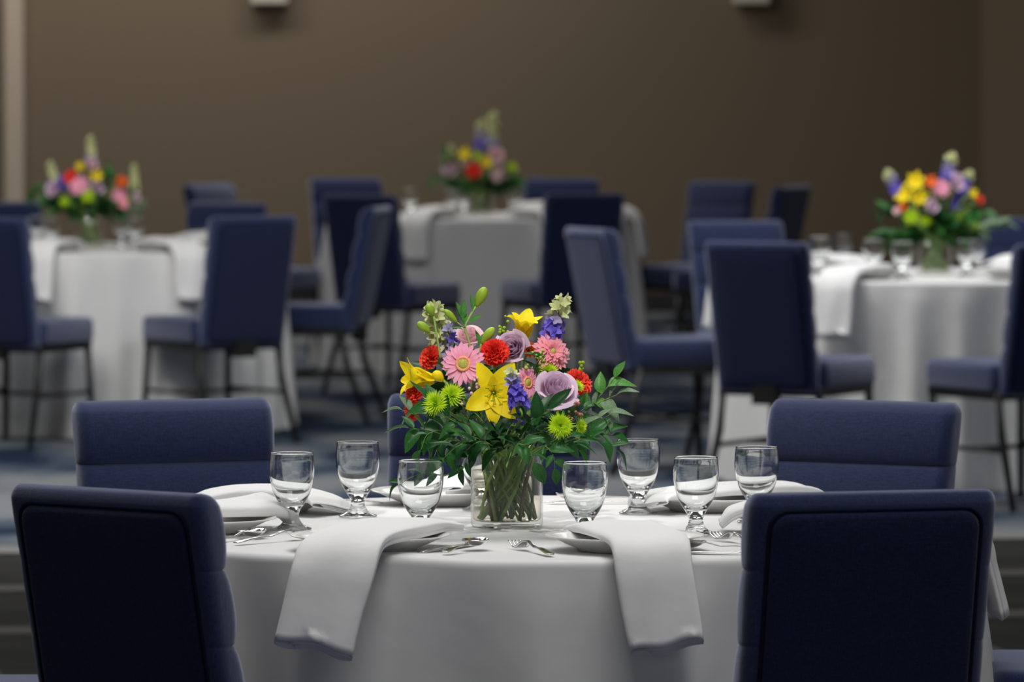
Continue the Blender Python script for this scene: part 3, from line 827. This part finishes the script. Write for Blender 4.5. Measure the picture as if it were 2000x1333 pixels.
def mk_bud(root, axis, Ln, W, m_):
    prof = [(.0001, 0), (W*.35, Ln*.06), (W*.7, Ln*.25), (W*.98, Ln*.5), (W*.9, Ln*.75), (W*.5, Ln*.94), (.0001, Ln)]
    v, f = lathe(smooth_prof(prof, 14), 12)
    v = [((1+.10*cos(3*math.atan2(y, x)))*x, (1+.10*cos(3*math.atan2(y, x)))*y, z) for x, y, z in v]
    return obj('bud', xf((v, f), frame(axis)), m_, root)

LEAF = {}
def leaf_mesh(m_, kind=0):
    key = (m_, kind)
    if key not in LEAF:
        droop = (-.25, .10, -.55)[kind]
        vf = petal(1.0, (.215, .18, .25)[kind], sh_leaf, lambda u: droop*u*u + .10*sin(u*5)*.4, .55, 9, 4)
        LEAF[key] = mesh('leaf', vf, m_)
    return LEAF[key]
def leaf_at(root, base, dirn, Ln, m_, kind=0, roll=0.0, wide=1.0):
    x = Vector(dirn).normalized(); z = Vector((0, -.55, .83)); z = (z - x*z.dot(x)).normalized(); y = z.cross(x)
    R3 = Matrix((x, y, z)).transposed().to_4x4()
    mt = Matrix.Translation(base) @ R3 @ Matrix.Rotation(roll, 4, 'X') @ Matrix.Diagonal((Ln, Ln*wide, Ln, 1))
    return put('leaf', leaf_mesh(m_, kind), root, mt)

def sprig(pts, leaves, label, m_='leaf', rad=.0013, Ln=.05, group='foliage sprigs of the front bouquet', stem_m='stem', seed=0, name='foliage_sprig', spread=.9, wide=1.12):
    """pts: [(px, py, d)...] from inside the bouquet outwards; leaves: how many, or list of fractions"""
    rr = random.Random(seed*13+1)
    Wp = [P(*p) for p in pts]; root = root_at(name, label, 'foliage', Wp[0], group)
    rel = [p - Wp[0] for p in Wp]; Q = catmull(rel, 24)
    obj('stem', tube(Q, [rad*(1-.6*i/24) for i in range(25)], 5), stem_m, root)
    fr = [(.12 + .88*(i+1)/leaves) for i in range(leaves)] if isinstance(leaves, int) else leaves
    for i, f in enumerate(fr):
        k = min(24, int(f*24)); p = Q[k]; t = (Q[min(24, k+1)] - Q[max(0, k-1)]).normalized()
        if f >= .999: dr = t
        else:
            s = t.cross(Vector((0, -1, .1))).normalized()*(1 if i % 2 else -1)
            dr = (t*rr.uniform(.5, .9) + s*spread*rr.uniform(.5, 1.1) + Vector((0, rr.uniform(-.5, .35), rr.uniform(-.15, .15)))).normalized()
        leaf_at(root, p, dr, Ln*rr.uniform(.75, 1.15), m_, rr.choice((0, 0, 1, 2)), rr.uniform(-.7, .7), wide*rr.uniform(.85, 1.15))
    return root

# ---- vases
def vase(c, r, h, wl, label, wlabel=None):
    t = thing('glass_vase', label, 'vase', (c.x, c.y, ZT+.001), 0, 'cylinder vases')
    prof = [(.0001, 0), (r-.006, 0), (r-.002, .0012), (r, .004), (r, h-.001), (r-.0012, h), (r-.0024, h-.001), (r-.0028, .014), (r-.008, .010), (.0001, .009)]
    obj('vase_body', lathe(prof, 64), 'vase_glass', t)
    wp = [(.0001, .0088), (r-.0082, .0098), (r-.0030, .0138), (r-.0027, wl), (.0001, wl)]
    obj('water', lathe(wp, 64), 'water', t)
v0 = PT(990, 10.88, 0)
B0 = {'c': v0, 'r': .0595, 'rim': .127}
vase(v0, .0632, .127, .098, 'clear cylinder vase full of stems in the middle of the front table')
gf = 'flowers of the front bouquet'
CAMV = Vector((0, -1, .12))
def fl(px, py, d): return P(px, py, d)

def flower(kind, px, py, d, axis, label, cat=None, stem_r=.0022, stem_m='stem', **k):
    h = P(px, py, d)
    nm = {'gerbera': 'gerbera', 'rose': 'rose', 'carnation': 'carnation', 'mum': 'chrysanthemum', 'lily': 'lily'}[kind]
    root = root_at(nm, label, 'flower', h, gf)
    {'gerbera': mk_gerbera, 'rose': mk_rose, 'carnation': mk_carnation, 'mum': mk_mum, 'lily': mk_lily}[kind](root, axis, **k)
    add_stem(root, h, axis, B0, stem_r, stem_m)
    return root
flower('gerbera', 905, 712, 10.76, (-.12, -1, .18), 'pink gerbera with green centre, full face, left of the yellow lily', R=.0395, m_='pink', seed=1)
flower('gerbera', 1076, 690, 10.84, (.45, -.8, .38), 'salmon pink double gerbera at the upper right below the blue spike', R=.038, m_='salmon', dbl=True, seed=2)
flower('gerbera', 1028, 748, 10.77, (.75, -.75, .1), 'small pink gerbera with orange centre behind the blue spike', R=.031, m_='pink', seed=3)
flower('rose', 1002, 680, 10.83, (-.22, -1, .28), 'lavender rose at the top middle beside the red carnation', R=.029, m_='lavender', seed=4)
flower('rose', 1085, 766, 10.74, (.22, -.80, .56), 'lavender rose at the right, largest, above the green chrysanthemum', R=.036, m_='lavender', seed=5)
flower('rose', 815, 757, 10.85, (-.6, -.5, .4), 'small lavender rose peeping out at the left edge', R=.022, m_='lavender', seed=6)
flower('rose', 915, 664, 10.93, (.0, -.6, .8), 'pale pink rose behind the bud stem at the top', R=.026, m_='palepink', seed=7)
flower('carnation', 966, 690, 10.80, (.05, -.9, .35), 'bright red carnation above the yellow lily', R=.0255, m_='red', seed=8)
flower('carnation', 842, 700, 10.85, (-.7, -.5, .4), 'red carnation at the upper left behind the pink gerbera', R=.024, m_='coral', seed=9)
flower('carnation', 812, 768, 10.80, (-.75, -.6, .2), 'coral red carnation at the left edge, upper of two', R=.021, m_='coral', seed=10)
flower('carnation', 806, 803, 10.82, (-.7, -.6, -.1), 'coral red carnation at the left edge, lower of two', R=.018, m_='coral', seed=11)
flower('carnation', 1128, 750, 10.82, (.55, -.6, .5), 'red carnation at the right edge beside the lavender rose', R=.027, m_='coral', seed=12)
flower('carnation', 1034, 684, 10.92, (.3, -.7, .5), 'small orange carnation scrap under the upright yellow lily', R=.015, m_='orange', seed=13)
flower('lily', 964, 768, 10.73, (.0, -1, .05), 'open yellow lily facing us in the middle of the bouquet', Ln=.068, m_='yellow', lengths=(1.03, 1.08, .92, 1.0, 1.0, .95),
       angles=[radians(a) for a in (118, 55, 5, -50, -90, -150)], opening=1.25, recurve=.50, W=.28, seed=1)
flower('lily', 848, 742, 10.80, (-1, -.25, .12), 'yellow lily seen from its side, pointing left', Ln=.066, m_='yellow', lengths=(1, 1.05, .95, 1, 1.05, .95),
       angles=[i*pi/3 for i in range(6)], opening=.40, recurve=.75, W=.26, seed=2)
flower('lily', 1020, 668, 10.85, (.10, -.30, 1), 'yellow trumpet lily standing up at the top', Ln=.060, m_='yellow', lengths=(1, 1.05, .95, 1, 1.05, .95),
       angles=[i*pi/3+.3 for i in range(6)], opening=.36, recurve=1.05, W=.27, seed=3)
flower('mum', 852, 790, 10.69, (-.35, -.85, .3), 'lime green chrysanthemum at the left above the leaves', R=.025, m_='lime', seed=1)
flower('mum', 882, 775, 10.75, (.1, -.8, .5), 'lime green chrysanthemum tucked under the pink gerbera', R=.025, m_='lime', seed=2)
flower('mum', 1095, 832, 10.645, (-.05, -1, .05), 'lime green chrysanthemum at the lower right below the lavender rose', R=.025, m_='lime', seed=3)
flower('mum', 1131, 834, 10.66, (.85, -.5, .1), 'yellow green chrysanthemum seen from its side at the lower right', R=.017, m_='lime', seed=4)
flower('mum', 1126, 757, 10.76, (.3, -.6, .8), 'small yellow green chrysanthemum before the right red carnation', R=.015, m_='lime', seed=5)
flower('mum', 1072, 727, 10.82, (.2, -.6, .9), 'green chrysanthemum between the salmon gerbera and the lavender rose', R=.019, m_='lime', seed=6)

def spike_flower(pts, label, R0, R1, cols, n, seed, lo=False):
    a = P(*pts[0]); b = P(*pts[1]); root = root_at('delphinium', label, 'flower', a, gf)
    mk_spike(root, (0, 0, 0), b-a, R0, R1, cols, n, seed=seed)
    add_stem(root, a, (b-a), B0, .0022, 'stem')
spike_flower([(872, 700, 10.88), (846, 600, 10.86)], 'thick cream and green flower spike at the upper left', .025, .014, ['paleviolet', 'cream', 'cream', 'cream'], 36, 1)
spike_flower([(893, 690, 10.84), (872, 640, 10.84)], 'short pale violet flower spike behind the pink gerbera', .012, .009, ['paleviolet', 'violet', 'paleviolet'], 14, 2)
spike_flower([(1072, 672, 10.86), (1101, 582, 10.86)], 'blue and cream flower spike at the top right of the bouquet', .021, .012, ['violet', 'violet', 'paleviolet', 'cream', 'cream'], 24, 3)
spike_flower([(1014, 795, 10.66), (998, 728, 10.66)], 'deep blue flower spike right of the open yellow lily', .017, .010, ['violet', 'violet', 'violet', 'paleviolet', 'cream'], 26, 4)
spike_flower([(1014, 828, 10.72), (1008, 806, 10.72)], 'small deep blue floret cluster under the open yellow lily', .009, .008, ['violet'], 7, 5)

def buds(items, stemp, label, leaves=()):
    """items: bud (base px, base py, tip px, tip py, half width); stemp: main stem"""
    S = [P(*p) for p in stemp]; root = root_at('lily_bud', label, 'flower', S[0], gf)
    obj('stem', tube(catmull([p - S[0] for p in S], 14), .0020, 6), 'stem_light', root)
    for (bx, by, tx, ty, wd, m_) in items:
        d = S[-1].y; a = P(bx, by, d); b = P(tx, ty, d-.004)
        v, f = lathe(smooth_prof([(.0001, 0), (wd*.35, .06), (wd*.7, .25), (wd*.98, .5), (wd*.9, .75), (wd*.5, .94), (.0001, 1)], 14), 12)
        Ln = (b-a).length
        o = obj('bud', xf(([(x, y, z*Ln) for x, y, z in v], f), frame(b-a)), m_, root, loc=a-S[0])
        k = min(S, key=lambda q: (q-a).length)
        if (k-a).length > .006: obj('twig', tube([k-S[0], a-S[0]], .0012, 5), 'stem_light', root)
    for (bx, by, tx, ty) in leaves:
        d = S[-1].y; a = P(bx, by, d); b = P(tx, ty, d)
        leaf_at(root, a-S[0], b-a, (b-a).length, 'leaf_light', 1, 0.3)
buds([(930, 600, 948, 561, .0095, 'bud'), (893, 648-18, 868, 605, .0060, 'bud')], [(921, 720, 10.80), (917, 672, 10.80), (908, 642, 10.80), (916, 622, 10.80), (930, 598, 10.80)],
     'green lily bud on the tallest stem at the top of the bouquet', [(909, 640, 888, 590), (905, 632, 890, 608), (918, 630, 943, 615), (905, 645, 880, 641), (925, 610, 918, 575), (903, 622, 906, 585)])
buds([(940, 672, 965, 640, .0085, 'bud')], [(935, 720, 10.82), (936, 690, 10.82), (940, 672, 10.82)], 'yellowish green lily bud behind the red carnation', [(938, 680, 927, 645)])
buds([(866, 745, 846, 727, .0095, 'yellow')], [(890, 790, 10.77), (878, 758, 10.77), (866, 744, 10.77)], 'pale yellow lily bud between the side lily and the pink gerbera')
buds([(847, 618, 834, 594, .0075, 'bud'), (840, 650, 815, 630, .0080, 'bud')], [(860, 700, 10.83), (852, 650, 10.83), (847, 618, 10.83)], 'pair of green buds on the cream flower spike at the left')

def waxflower(pts, label, seed, n=16, m2='palepink', spread=.022):
    rr = random.Random(seed); W0 = [P(*p) for p in pts]; root = root_at('waxflower', label, 'flower', W0[0], gf)
    Q = catmull([p-W0[0] for p in W0], 16); vf = [tube(Q, .0009, 5)]; heads = []
    for i in range(n):
        k = rr.randint(6, 16); off = Vector((rr.uniform(-1, 1), rr.uniform(-1, .4), rr.uniform(-.6, 1)))*spread*(.5 if k > 13 else 1)
        e = Q[k]+off; vf.append(tube([Q[k-2], Q[k-2].lerp(e, .6), e], .0006, 4))
        r = rr.uniform(.0022, .0038)
        heads.append(xf(lathe(smooth_prof([(.0001, -r), (r*.8, -r*.3), (r, r*.3), (r*.55, r), (.0001, r*1.1)], 6), 7), Matrix.Translation(e)))
    obj('stem', join(*vf), 'stem_brown', root)
    obj('small_buds', join(*heads), m2, root, kind='stuff')
waxflower([(900, 830, 10.75), (915, 790, 10.73), (926, 745, 10.71)], 'spray of tiny cream pink buds left of the open yellow lily', 1)
waxflower([(1090, 860, 10.74), (1110, 825, 10.72), (1122, 795, 10.70)], 'spray of tiny reddish buds at the right, above the green chrysanthemum', 2, 16, 'wax')
waxflower([(1035, 760, 10.80), (1045, 725, 10.78), (1052, 695, 10.78)], 'spray of brownish green buds between the upper roses', 3, 14, 'bud')
waxflower([(975, 700, 10.90), (982, 660, 10.90), (990, 618, 10.90)], 'thin budded twig rising left of the upright yellow lily', 4, 14, 'bud', .010)
waxflower([(1130, 745, 10.84), (1138, 725, 10.84), (1136, 710, 10.84)], 'thin green twig above the right red carnation', 5, 8, 'bud', .006)

# foliage: right side
SP = [
 ([(1040, 880, 10.85), (1110, 830, 10.80), (1150, 795, 10.78), (1180, 765, 10.76), (1200, 738, 10.76)], 7, 'leafy sprig at the right, its tip leaf pointing straight up', 'leaf_light', .042),
 ([(1050, 870, 10.85), (1130, 812, 10.78), (1175, 785, 10.76), (1205, 772, 10.75)], 6, 'leafy sprig at the right, its tip leaf reaching furthest right', 'sage', .036),
 ([(1045, 880, 10.83), (1120, 850, 10.76), (1165, 825, 10.74), (1190, 812, 10.73)], 7, 'sprig with narrow pale leaves at the right middle', 'sage', .034),
 ([(1045, 885, 10.82), (1120, 865, 10.74), (1170, 848, 10.72), (1196, 852, 10.72)], 6, 'broad leaved green sprig at the right just above the tall goblet', 'leaf', .040),
 ([(1040, 890, 10.82), (1110, 862, 10.70), (1150, 855, 10.68), (1190, 868, 10.68), (1203, 880, 10.68)], 6, 'sprig drooping over the rim of the tall goblet', 'leaf', .036),
 ([(1035, 890, 10.80), (1085, 860, 10.68), (1115, 862, 10.66), (1130, 880, 10.66)], 6, 'drooping sprig at the lower right of the bouquet', 'leaf', .040),
 ([(1025, 892, 10.80), (1060, 872, 10.68), (1080, 890, 10.64), (1084, 915, 10.64)], 6, 'sprig hanging over the right rim of the vase', 'leaf', .036),
 ([(1000, 892, 10.80), (1010, 870, 10.66), (1030, 875, 10.63), (1045, 905, 10.63)], 6, 'leaves drooping down the front of the vase at its right', 'leaf', .040),
 # left side
 ([(930, 880, 10.85), (870, 830, 10.80), (820, 808, 10.78), (785, 802, 10.78)], 7, 'sprig at the left with curling pale leaves reaching furthest left', 'sage', .034),
 ([(930, 885, 10.83), (865, 850, 10.76), (820, 840, 10.74), (800, 838, 10.74)], 7, 'broad leaved sprig at the left, level with the coral carnations', 'leaf', .042),
 ([(930, 888, 10.82), (870, 845, 10.72), (835, 850, 10.70), (822, 880, 10.70)], 6, 'sprig at the left drooping above the left goblets', 'leaf', .042),
 ([(935, 890, 10.80), (890, 860, 10.70), (860, 868, 10.68), (848, 893, 10.68)], 6, 'drooping sprig left of the vase, above the near goblet', 'leaf_dark', .040),
 ([(945, 892, 10.80), (915, 868, 10.66), (890, 875, 10.64), (868, 895, 10.64)], 6, 'dark leaved sprig over the left rim of the vase', 'leaf', .044),
 ([(950, 892, 10.80), (935, 872, 10.64), (918, 886, 10.63), (906, 908, 10.63), (904, 918, 10.63)], 7, 'sprig with one leaf hanging beside the left side of the vase', 'leaf_dark', .036),
 ([(960, 892, 10.80), (950, 866, 10.64), (930, 866, 10.62), (912, 880, 10.62)], 6, 'dark leaves in front of the left vase rim', 'leaf_dark', .044),
 # middle filler
 ([(980, 892, 10.82), (960, 850, 10.70), (935, 815, 10.78), (905, 790, 10.78)], 8, 'dark sprig below the pink gerbera', 'leaf_dark', .044),
 ([(985, 892, 10.82), (985, 860, 10.68), (1000, 830, 10.76), (1020, 810, 10.76)], 8, 'dark sprig right of the open yellow lily', 'leaf_dark', .044),
 ([(1000, 892, 10.82), (1030, 850, 10.70), (1050, 820, 10.68), (1072, 800, 10.68)], 8, 'dark broad leaves below the large lavender rose', 'leaf_dark', .048),
 ([(970, 892, 10.82), (930, 850, 10.72), (880, 820, 10.70), (850, 800, 10.70), (835, 785, 10.70)], 8, 'sprig of large leaves crossing the left chrysanthemum', 'leaf', .046),
 ([(1000, 892, 10.84), (1060, 850, 10.76), (1110, 820, 10.76), (1140, 800, 10.76)], 8, 'sprig behind the right chrysanthemum', 'leaf', .040),
 ([(990, 892, 10.90), (930, 820, 10.92), (880, 760, 10.92), (850, 730, 10.92)], 8, 'dark sprig deep inside the left of the bouquet', 'leaf_dark', .045),
 ([(990, 892, 10.90), (1030, 810, 10.90), (1060, 750, 10.88), (1080, 720, 10.88)], 8, 'dark sprig deep inside the right of the bouquet', 'leaf_dark', .045),
 ([(990, 892, 10.92), (985, 800, 10.92), (970, 740, 10.90), (960, 715, 10.90)], 8, 'dark sprig deep inside the middle of the bouquet', 'leaf_dark', .045),
 ([(980, 892, 10.95), (920, 850, 11.0), (870, 840, 11.02), (830, 850, 11.02)], 8, 'sprig at the rear left of the bouquet', 'leaf_dark', .042),
 ([(1000, 892, 10.95), (1060, 850, 11.0), (1110, 850, 11.02), (1150, 860, 11.02)], 8, 'sprig at the rear right of the bouquet', 'leaf_dark', .042),
 ([(985, 892, 10.80), (962, 872, 10.70), (935, 858, 10.68), (905, 850, 10.68)], 7, 'broad dark leaves left of centre just above the vase rim', 'leaf', .042),
 ([(1000, 892, 10.80), (1012, 868, 10.70), (1040, 850, 10.68), (1062, 845, 10.68)], 7, 'broad dark leaves right of centre just above the vase rim', 'leaf', .042),
 ([(990, 892, 10.80), (985, 875, 10.72), (978, 858, 10.70), (972, 848, 10.70)], 6, 'dark leaves straight below the open yellow lily', 'leaf_dark', .040),
 ([(1000, 880, 10.80), (1005, 850, 10.76), (1030, 825, 10.74), (1050, 812, 10.74)], 6, 'dark leaves between the blue spike and the right chrysanthemum', 'leaf_dark', .044),
 ([(1050, 720, 10.78), (1058, 705, 10.77), (1062, 700, 10.76)], [.5, 1.0], 'single dark leaf before the salmon gerbera', 'leaf_dark', .030),
]
for i, (pts, n, lab, m_, Ln) in enumerate(SP):
    sprig(pts, n, lab, m_, Ln=Ln, seed=i)
# sprig that hangs low behind the near goblet
sprig([(905, 915, 10.72), (868, 930, 10.68), (835, 925, 10.66), (800, 935, 10.66), (776, 950, 10.66)], [.35, .6, .62, .95, 1.0], 'small leaves hanging low behind the near left goblet', 'leaf', Ln=.026, seed=90)
# loose cut stems standing in the water
for i in range(26):
    rr = random.Random(i+50); a = rr.uniform(0, 2*pi); b_ = a + rr.choice((pi, pi/2, -pi/2)) + rr.uniform(-.9, .9)
    top = Vector((v0.x + .050*cos(a), v0.y + .050*sin(a), ZT+.125 + rr.uniform(0, .02))); bot = Vector((v0.x + .051*cos(b_), v0.y + .051*sin(b_), ZT + .0145))
    mid = top.lerp(bot, .5) + Vector((rr.uniform(-.01, .01), rr.uniform(-.01, .01), 0))
    o = obj('cut_stem', tube(catmull([top, mid, bot], 8), rr.uniform(.0022, .0036), 7), rr.choice(('stem', 'stem', 'stem_light', 'stem_brown', 'leaf')))
    tag(o, 'cut green or brown stem standing in the water of the front vase', 'stem', 'cut stems in the front vase')

# ---- rear bouquets
def bouquet(tc, vpx, sc_, heads, spikes, leaves, gname, vlabel, seed):
    d0 = tc.y; c = PT(vpx, d0 - .02, 0); B = {'c': c, 'r': .058, 'rim': .125}
    vase(c, .0632, .127, .095, vlabel)
    rr = random.Random(seed)
    for kind, px, py, r, m_, lab in heads:
        dd = d0 - .10 + rr.uniform(-.03, .05); h = P(px, py, dd)
        ax = Vector(((px-vpx)/110, -1, .35)); Rm = r*dd/F
        if kind == 'gerbera': vf = mk_gerbera(None, ax, Rm, m_, lo=True, seed=seed)
        elif kind == 'rose': vf = mk_rose(None, ax, Rm, m_, lo=True, seed=seed)
        elif kind == 'carnation': vf = mk_carnation(None, ax, Rm, m_, lo=True, seed=seed)
        elif kind == 'mum': vf = mk_mum(None, ax, Rm, m_, lo=True, seed=seed)
        else: vf = mk_lily(None, ax, Rm*1.05, m_, (1,)*6, [i*pi/3 for i in range(6)], 1.2, .3, lo=True)
        root = root_at({'mum': 'chrysanthemum'}.get(kind, kind), lab, 'flower', h, gname)
        obj('petals', vf, m_, root)
        pts = stem_pts(h, c, .058, 1, .125, rr, ax); v, f = tube(catmull(pts, 8), .0050, 5)
        obj('stem', ([q-h for q in v], f), 'stem', root)
    for (x0, y0, x1, y1, w_, cols, lab) in spikes:
        a = P(x0, y0, d0-.03); b = P(x1, y1, d0-.03); root = root_at('delphinium', lab, 'flower', a, gname)
        for cc, vf in mk_spike(None, (0, 0, 0), b-a, w_, w_*.55, cols, 22, lo=True, seed=seed).items():
            obj('florets', vf, cc, root)
        pts = stem_pts(a, c, .058, 1, .125, rr, (b-a)); v, f = tube(catmull([b]+pts, 10), .0042, 5)
        obj('stem', ([q-a for q in v], f), 'stem', root)
    for i, (px, py, n, m_, lab) in enumerate(leaves):
        a = PT(vpx, d0-.03, ZT+.125); b = P(px, py, d0 - .08 + rr.uniform(-.05, .12))
        root = root_at('foliage_sprig', lab, 'foliage', a, gname)
        Q = catmull([Vector((0, 0, 0)), (b-a)*.55 + Vector((0, 0, .02)), b-a], 12)
        foot = Vector((rr.uniform(-.045, .045), rr.uniform(-.045, .045), -.108))
        obj('stem', join(tube(Q, .0015, 5), tube([Q[0], Q[0].lerp(foot, .5), foot], .0045, 5)), 'stem', root)
        vfs = []
        n = int(n*1.7)
        for k in range(n):
            f_ = .12 + .88*(k+1)/n; q = Q[min(12, int(f_*12))]; t = (b-a).normalized()
            dr = (t + Vector((rr.uniform(-1, 1), rr.uniform(-1, .4), rr.uniform(-.7, .7)))).normalized()
            x = dr; z = Vector((0, -.5, .85)); z = (z - x*z.dot(x)).normalized(); y = z.cross(x)
            mt = Matrix.Translation(q) @ Matrix((x, y, z)).transposed().to_4x4() @ Matrix.Diagonal((.068, .085, .068, 1))
            lm_ = leaf_mesh(m_, k % 3); vfs.append(([mt @ v.co for v in lm_.vertices], [tuple(p.vertices) for p in lm_.polygons]))
        obj('leaves', join(*vfs), m_, root)
bouquet(T3, 1826, 1, [
    ('lily', 1790, 356, 24, 'yellow', 'yellow lily topmost in the right rear bouquet'), ('lily', 1768, 382, 23, 'yellow', 'yellow lily at the left of the right rear bouquet'),
    ('lily', 1797, 387, 23, 'yellow', 'yellow lily in the middle of the right rear bouquet'), ('lily', 1818, 356, 17, 'orange', 'orange lily scrap behind the yellow lilies at the right rear'),
    ('carnation', 1764, 404, 12, 'orange', 'orange carnation at the left of the right rear bouquet'), ('gerbera', 1838, 368, 20, 'pink', 'pink gerbera in the right rear bouquet'),
    ('rose', 1868, 358, 17, 'lavender', 'lavender rose at the top of the right rear bouquet'), ('rose', 1820, 405, 14, 'lavender', 'lavender rose low in the right rear bouquet'),
    ('carnation', 1752, 412, 9, 'palepink', 'pale pink carnation at the left edge of the right rear bouquet'),
    ('mum', 1782, 425, 19, 'lime', 'lime chrysanthemum at the lower left of the right rear bouquet'), ('mum', 1808, 432, 15, 'lime', 'lime chrysanthemum low middle of the right rear bouquet'),
    ('mum', 1882, 424, 19, 'lime', 'lime chrysanthemum at the lower right of the right rear bouquet'), ('mum', 1902, 440, 13, 'lime', 'lime chrysanthemum rightmost of the right rear bouquet'),
    ('lily', 1897, 378, 14, 'yellow', 'small yellow lily at the right of the right rear bouquet'), ('carnation', 1912, 390, 11, 'coral', 'coral carnation at the right edge of the right rear bouquet')],
    [(1757, 380, 1733, 336, .026, ['violet', 'violet', 'paleviolet', 'cream'], 'violet flower spike leaning left in the right rear bouquet'),
     (1850, 350, 1858, 303, .028, ['violet', 'paleviolet', 'cream'], 'tall violet and cream spike in the right rear bouquet'),
     (1880, 380, 1893, 336, .024, ['violet', 'violet', 'cream'], 'violet spike with cream tip at the right of the right rear bouquet'),
     (1868, 408, 1874, 382, .02, ['violet'], 'dark violet florets deep in the right rear bouquet')],
    [(1728, 410, 9, 'leaf', 'foliage at the left of the right rear bouquet, upper'), (1720, 462, 10, 'leaf', 'foliage at the left of the right rear bouquet, lower'),
     (1755, 480, 10, 'leaf', 'foliage drooping left of the right rear vase'), (1800, 450, 12, 'leaf_dark', 'dark foliage in the middle of the right rear bouquet'),
     (1850, 440, 12, 'leaf', 'foliage right of middle in the right rear bouquet'), (1895, 465, 10, 'leaf', 'foliage low on the right of the right rear bouquet'),
     (1955, 440, 9, 'sage', 'pale leafy sprig reaching right from the right rear bouquet'), (1920, 415, 8, 'leaf', 'foliage high on the right of the right rear bouquet'),
     (1830, 430, 12, 'leaf_dark', 'dark foliage above the right rear vase')],
    'flowers of the right rear bouquet', 'glass vase of the right rear bouquet with yellow lilies', 3)
bouquet(T1, 175, 1, [
    ('gerbera', 155, 363, 22, 'pink', 'pink gerbera, largest in the left rear bouquet'), ('gerbera', 232, 382, 17, 'pink', 'pink gerbera at the right of the left rear bouquet'),
    ('gerbera', 240, 398, 13, 'salmon', 'salmon gerbera lowest at the right of the left rear bouquet'), ('rose', 105, 373, 16, 'lavender', 'lavender pink rose at the left of the left rear bouquet'),
    ('carnation', 138, 346, 15, 'red', 'red carnation in the left rear bouquet'), ('carnation', 236, 355, 13, 'orange', 'orange carnation at the right of the left rear bouquet'),
    ('lily', 188, 344, 16, 'yellow', 'yellow lily in the middle of the left rear bouquet'), ('mum', 157, 326, 12, 'yellow', 'yellow flower topmost at the left rear'),
    ('rose', 180, 323, 11, 'palepink', 'pale pink rose at the top of the left rear bouquet'), ('rose', 190, 368, 14, 'lavender', 'lavender rose in the middle of the left rear bouquet'),
    ('rose', 265, 386, 9, 'lavender', 'small lavender rose at the right edge of the left rear bouquet'), ('mum', 172, 384, 16, 'lime', 'lime chrysanthemum low in the left rear bouquet'),
    ('mum', 128, 395, 13, 'lime', 'lime chrysanthemum at the lower left of the left rear bouquet')],
    [(108, 365, 98, 318, .024, ['violet', 'cream', 'cream'], 'cream tipped spike at the left of the left rear bouquet'),
     (118, 372, 116, 345, .022, ['violet'], 'violet florets beside the red carnation at the left rear'),
     (178, 318, 177, 268, .024, ['paleviolet', 'cream', 'cream'], 'tall pale spike at the top of the left rear bouquet'),
     (262, 372, 262, 322, .020, ['cream'], 'cream spike at the right of the left rear bouquet')],
    [(66, 372, 8, 'leaf', 'foliage at the far left of the left rear bouquet'), (95, 405, 10, 'leaf', 'foliage low on the left of the left rear bouquet'),
     (130, 408, 12, 'leaf', 'foliage below the lavender rose of the left rear bouquet'), (170, 400, 12, 'leaf_dark', 'dark foliage in the middle of the left rear bouquet'),
     (205, 402, 12, 'leaf_dark', 'dark foliage right of middle in the left rear bouquet'), (228, 412, 9, 'leaf', 'foliage low on the right of the left rear bouquet'),
     (272, 412, 7, 'sage', 'pale leaves at the far right of the left rear bouquet'), (215, 345, 7, 'leaf', 'leaf tuft between yellow and orange flowers at the left rear')],
    'flowers of the left rear bouquet', 'glass vase of the left rear bouquet with pink gerberas', 4)
bouquet(T2, 940, 1, [
    ('carnation', 925, 335, 18, 'red', 'red carnation in the middle rear bouquet'), ('lily', 909, 302, 17, 'yellow', 'yellow lily at the left of the middle rear bouquet'),
    ('lily', 950, 318, 16, 'yellow', 'yellow lily in the middle of the middle rear bouquet'), ('rose', 969, 302, 16, 'palepink', 'pale pink rose at the top right of the middle rear bouquet'),
    ('gerbera', 973, 343, 17, 'palepink', 'pale pink gerbera at the lower right of the middle rear bouquet'), ('rose', 879, 330, 16, 'lavender', 'mauve rose at the left of the middle rear bouquet'),
    ('gerbera', 884, 322, 10, 'pink', 'pink gerbera scrap at the left of the middle rear bouquet'), ('mum', 999, 328, 14, 'lime', 'lime chrysanthemum at the right of the middle rear bouquet'),
    ('mum', 932, 306, 11, 'lime', 'lime chrysanthemum at the top of the middle rear bouquet'), ('rose', 900, 322, 10, 'palepink', 'greyish pink rose left of the red carnation at the middle rear')],
    [(937, 292, 938, 238, .028, ['violet', 'paleviolet', 'cream'], 'tall violet and cream spike in the middle rear bouquet'),
     (960, 288, 962, 222, .034, ['paleviolet', 'cream', 'cream'], 'tallest cream spike in the middle rear bouquet'),
     (882, 308, 880, 285, .018, ['cream'], 'small cream spike at the left of the middle rear bouquet')],
    [(852, 355, 8, 'leaf', 'foliage at the far left of the middle rear bouquet'), (888, 362, 11, 'leaf', 'foliage low on the left of the middle rear bouquet'),
     (915, 368, 12, 'leaf_dark', 'dark foliage left of middle in the middle rear bouquet'), (945, 365, 12, 'leaf_dark', 'dark foliage in the middle of the middle rear bouquet'),
     (975, 372, 11, 'leaf_dark', 'dark foliage right of middle in the middle rear bouquet'), (1008, 350, 9, 'leaf', 'foliage at the far right of the middle rear bouquet'),
     (995, 368, 9, 'leaf_dark', 'dark foliage low on the right of the middle rear bouquet'), (870, 305, 5, 'leaf', 'leaf tuft high on the left of the middle rear bouquet')],
    'flowers of the middle rear bouquet', 'glass vase of the middle rear bouquet with a red carnation', 6)
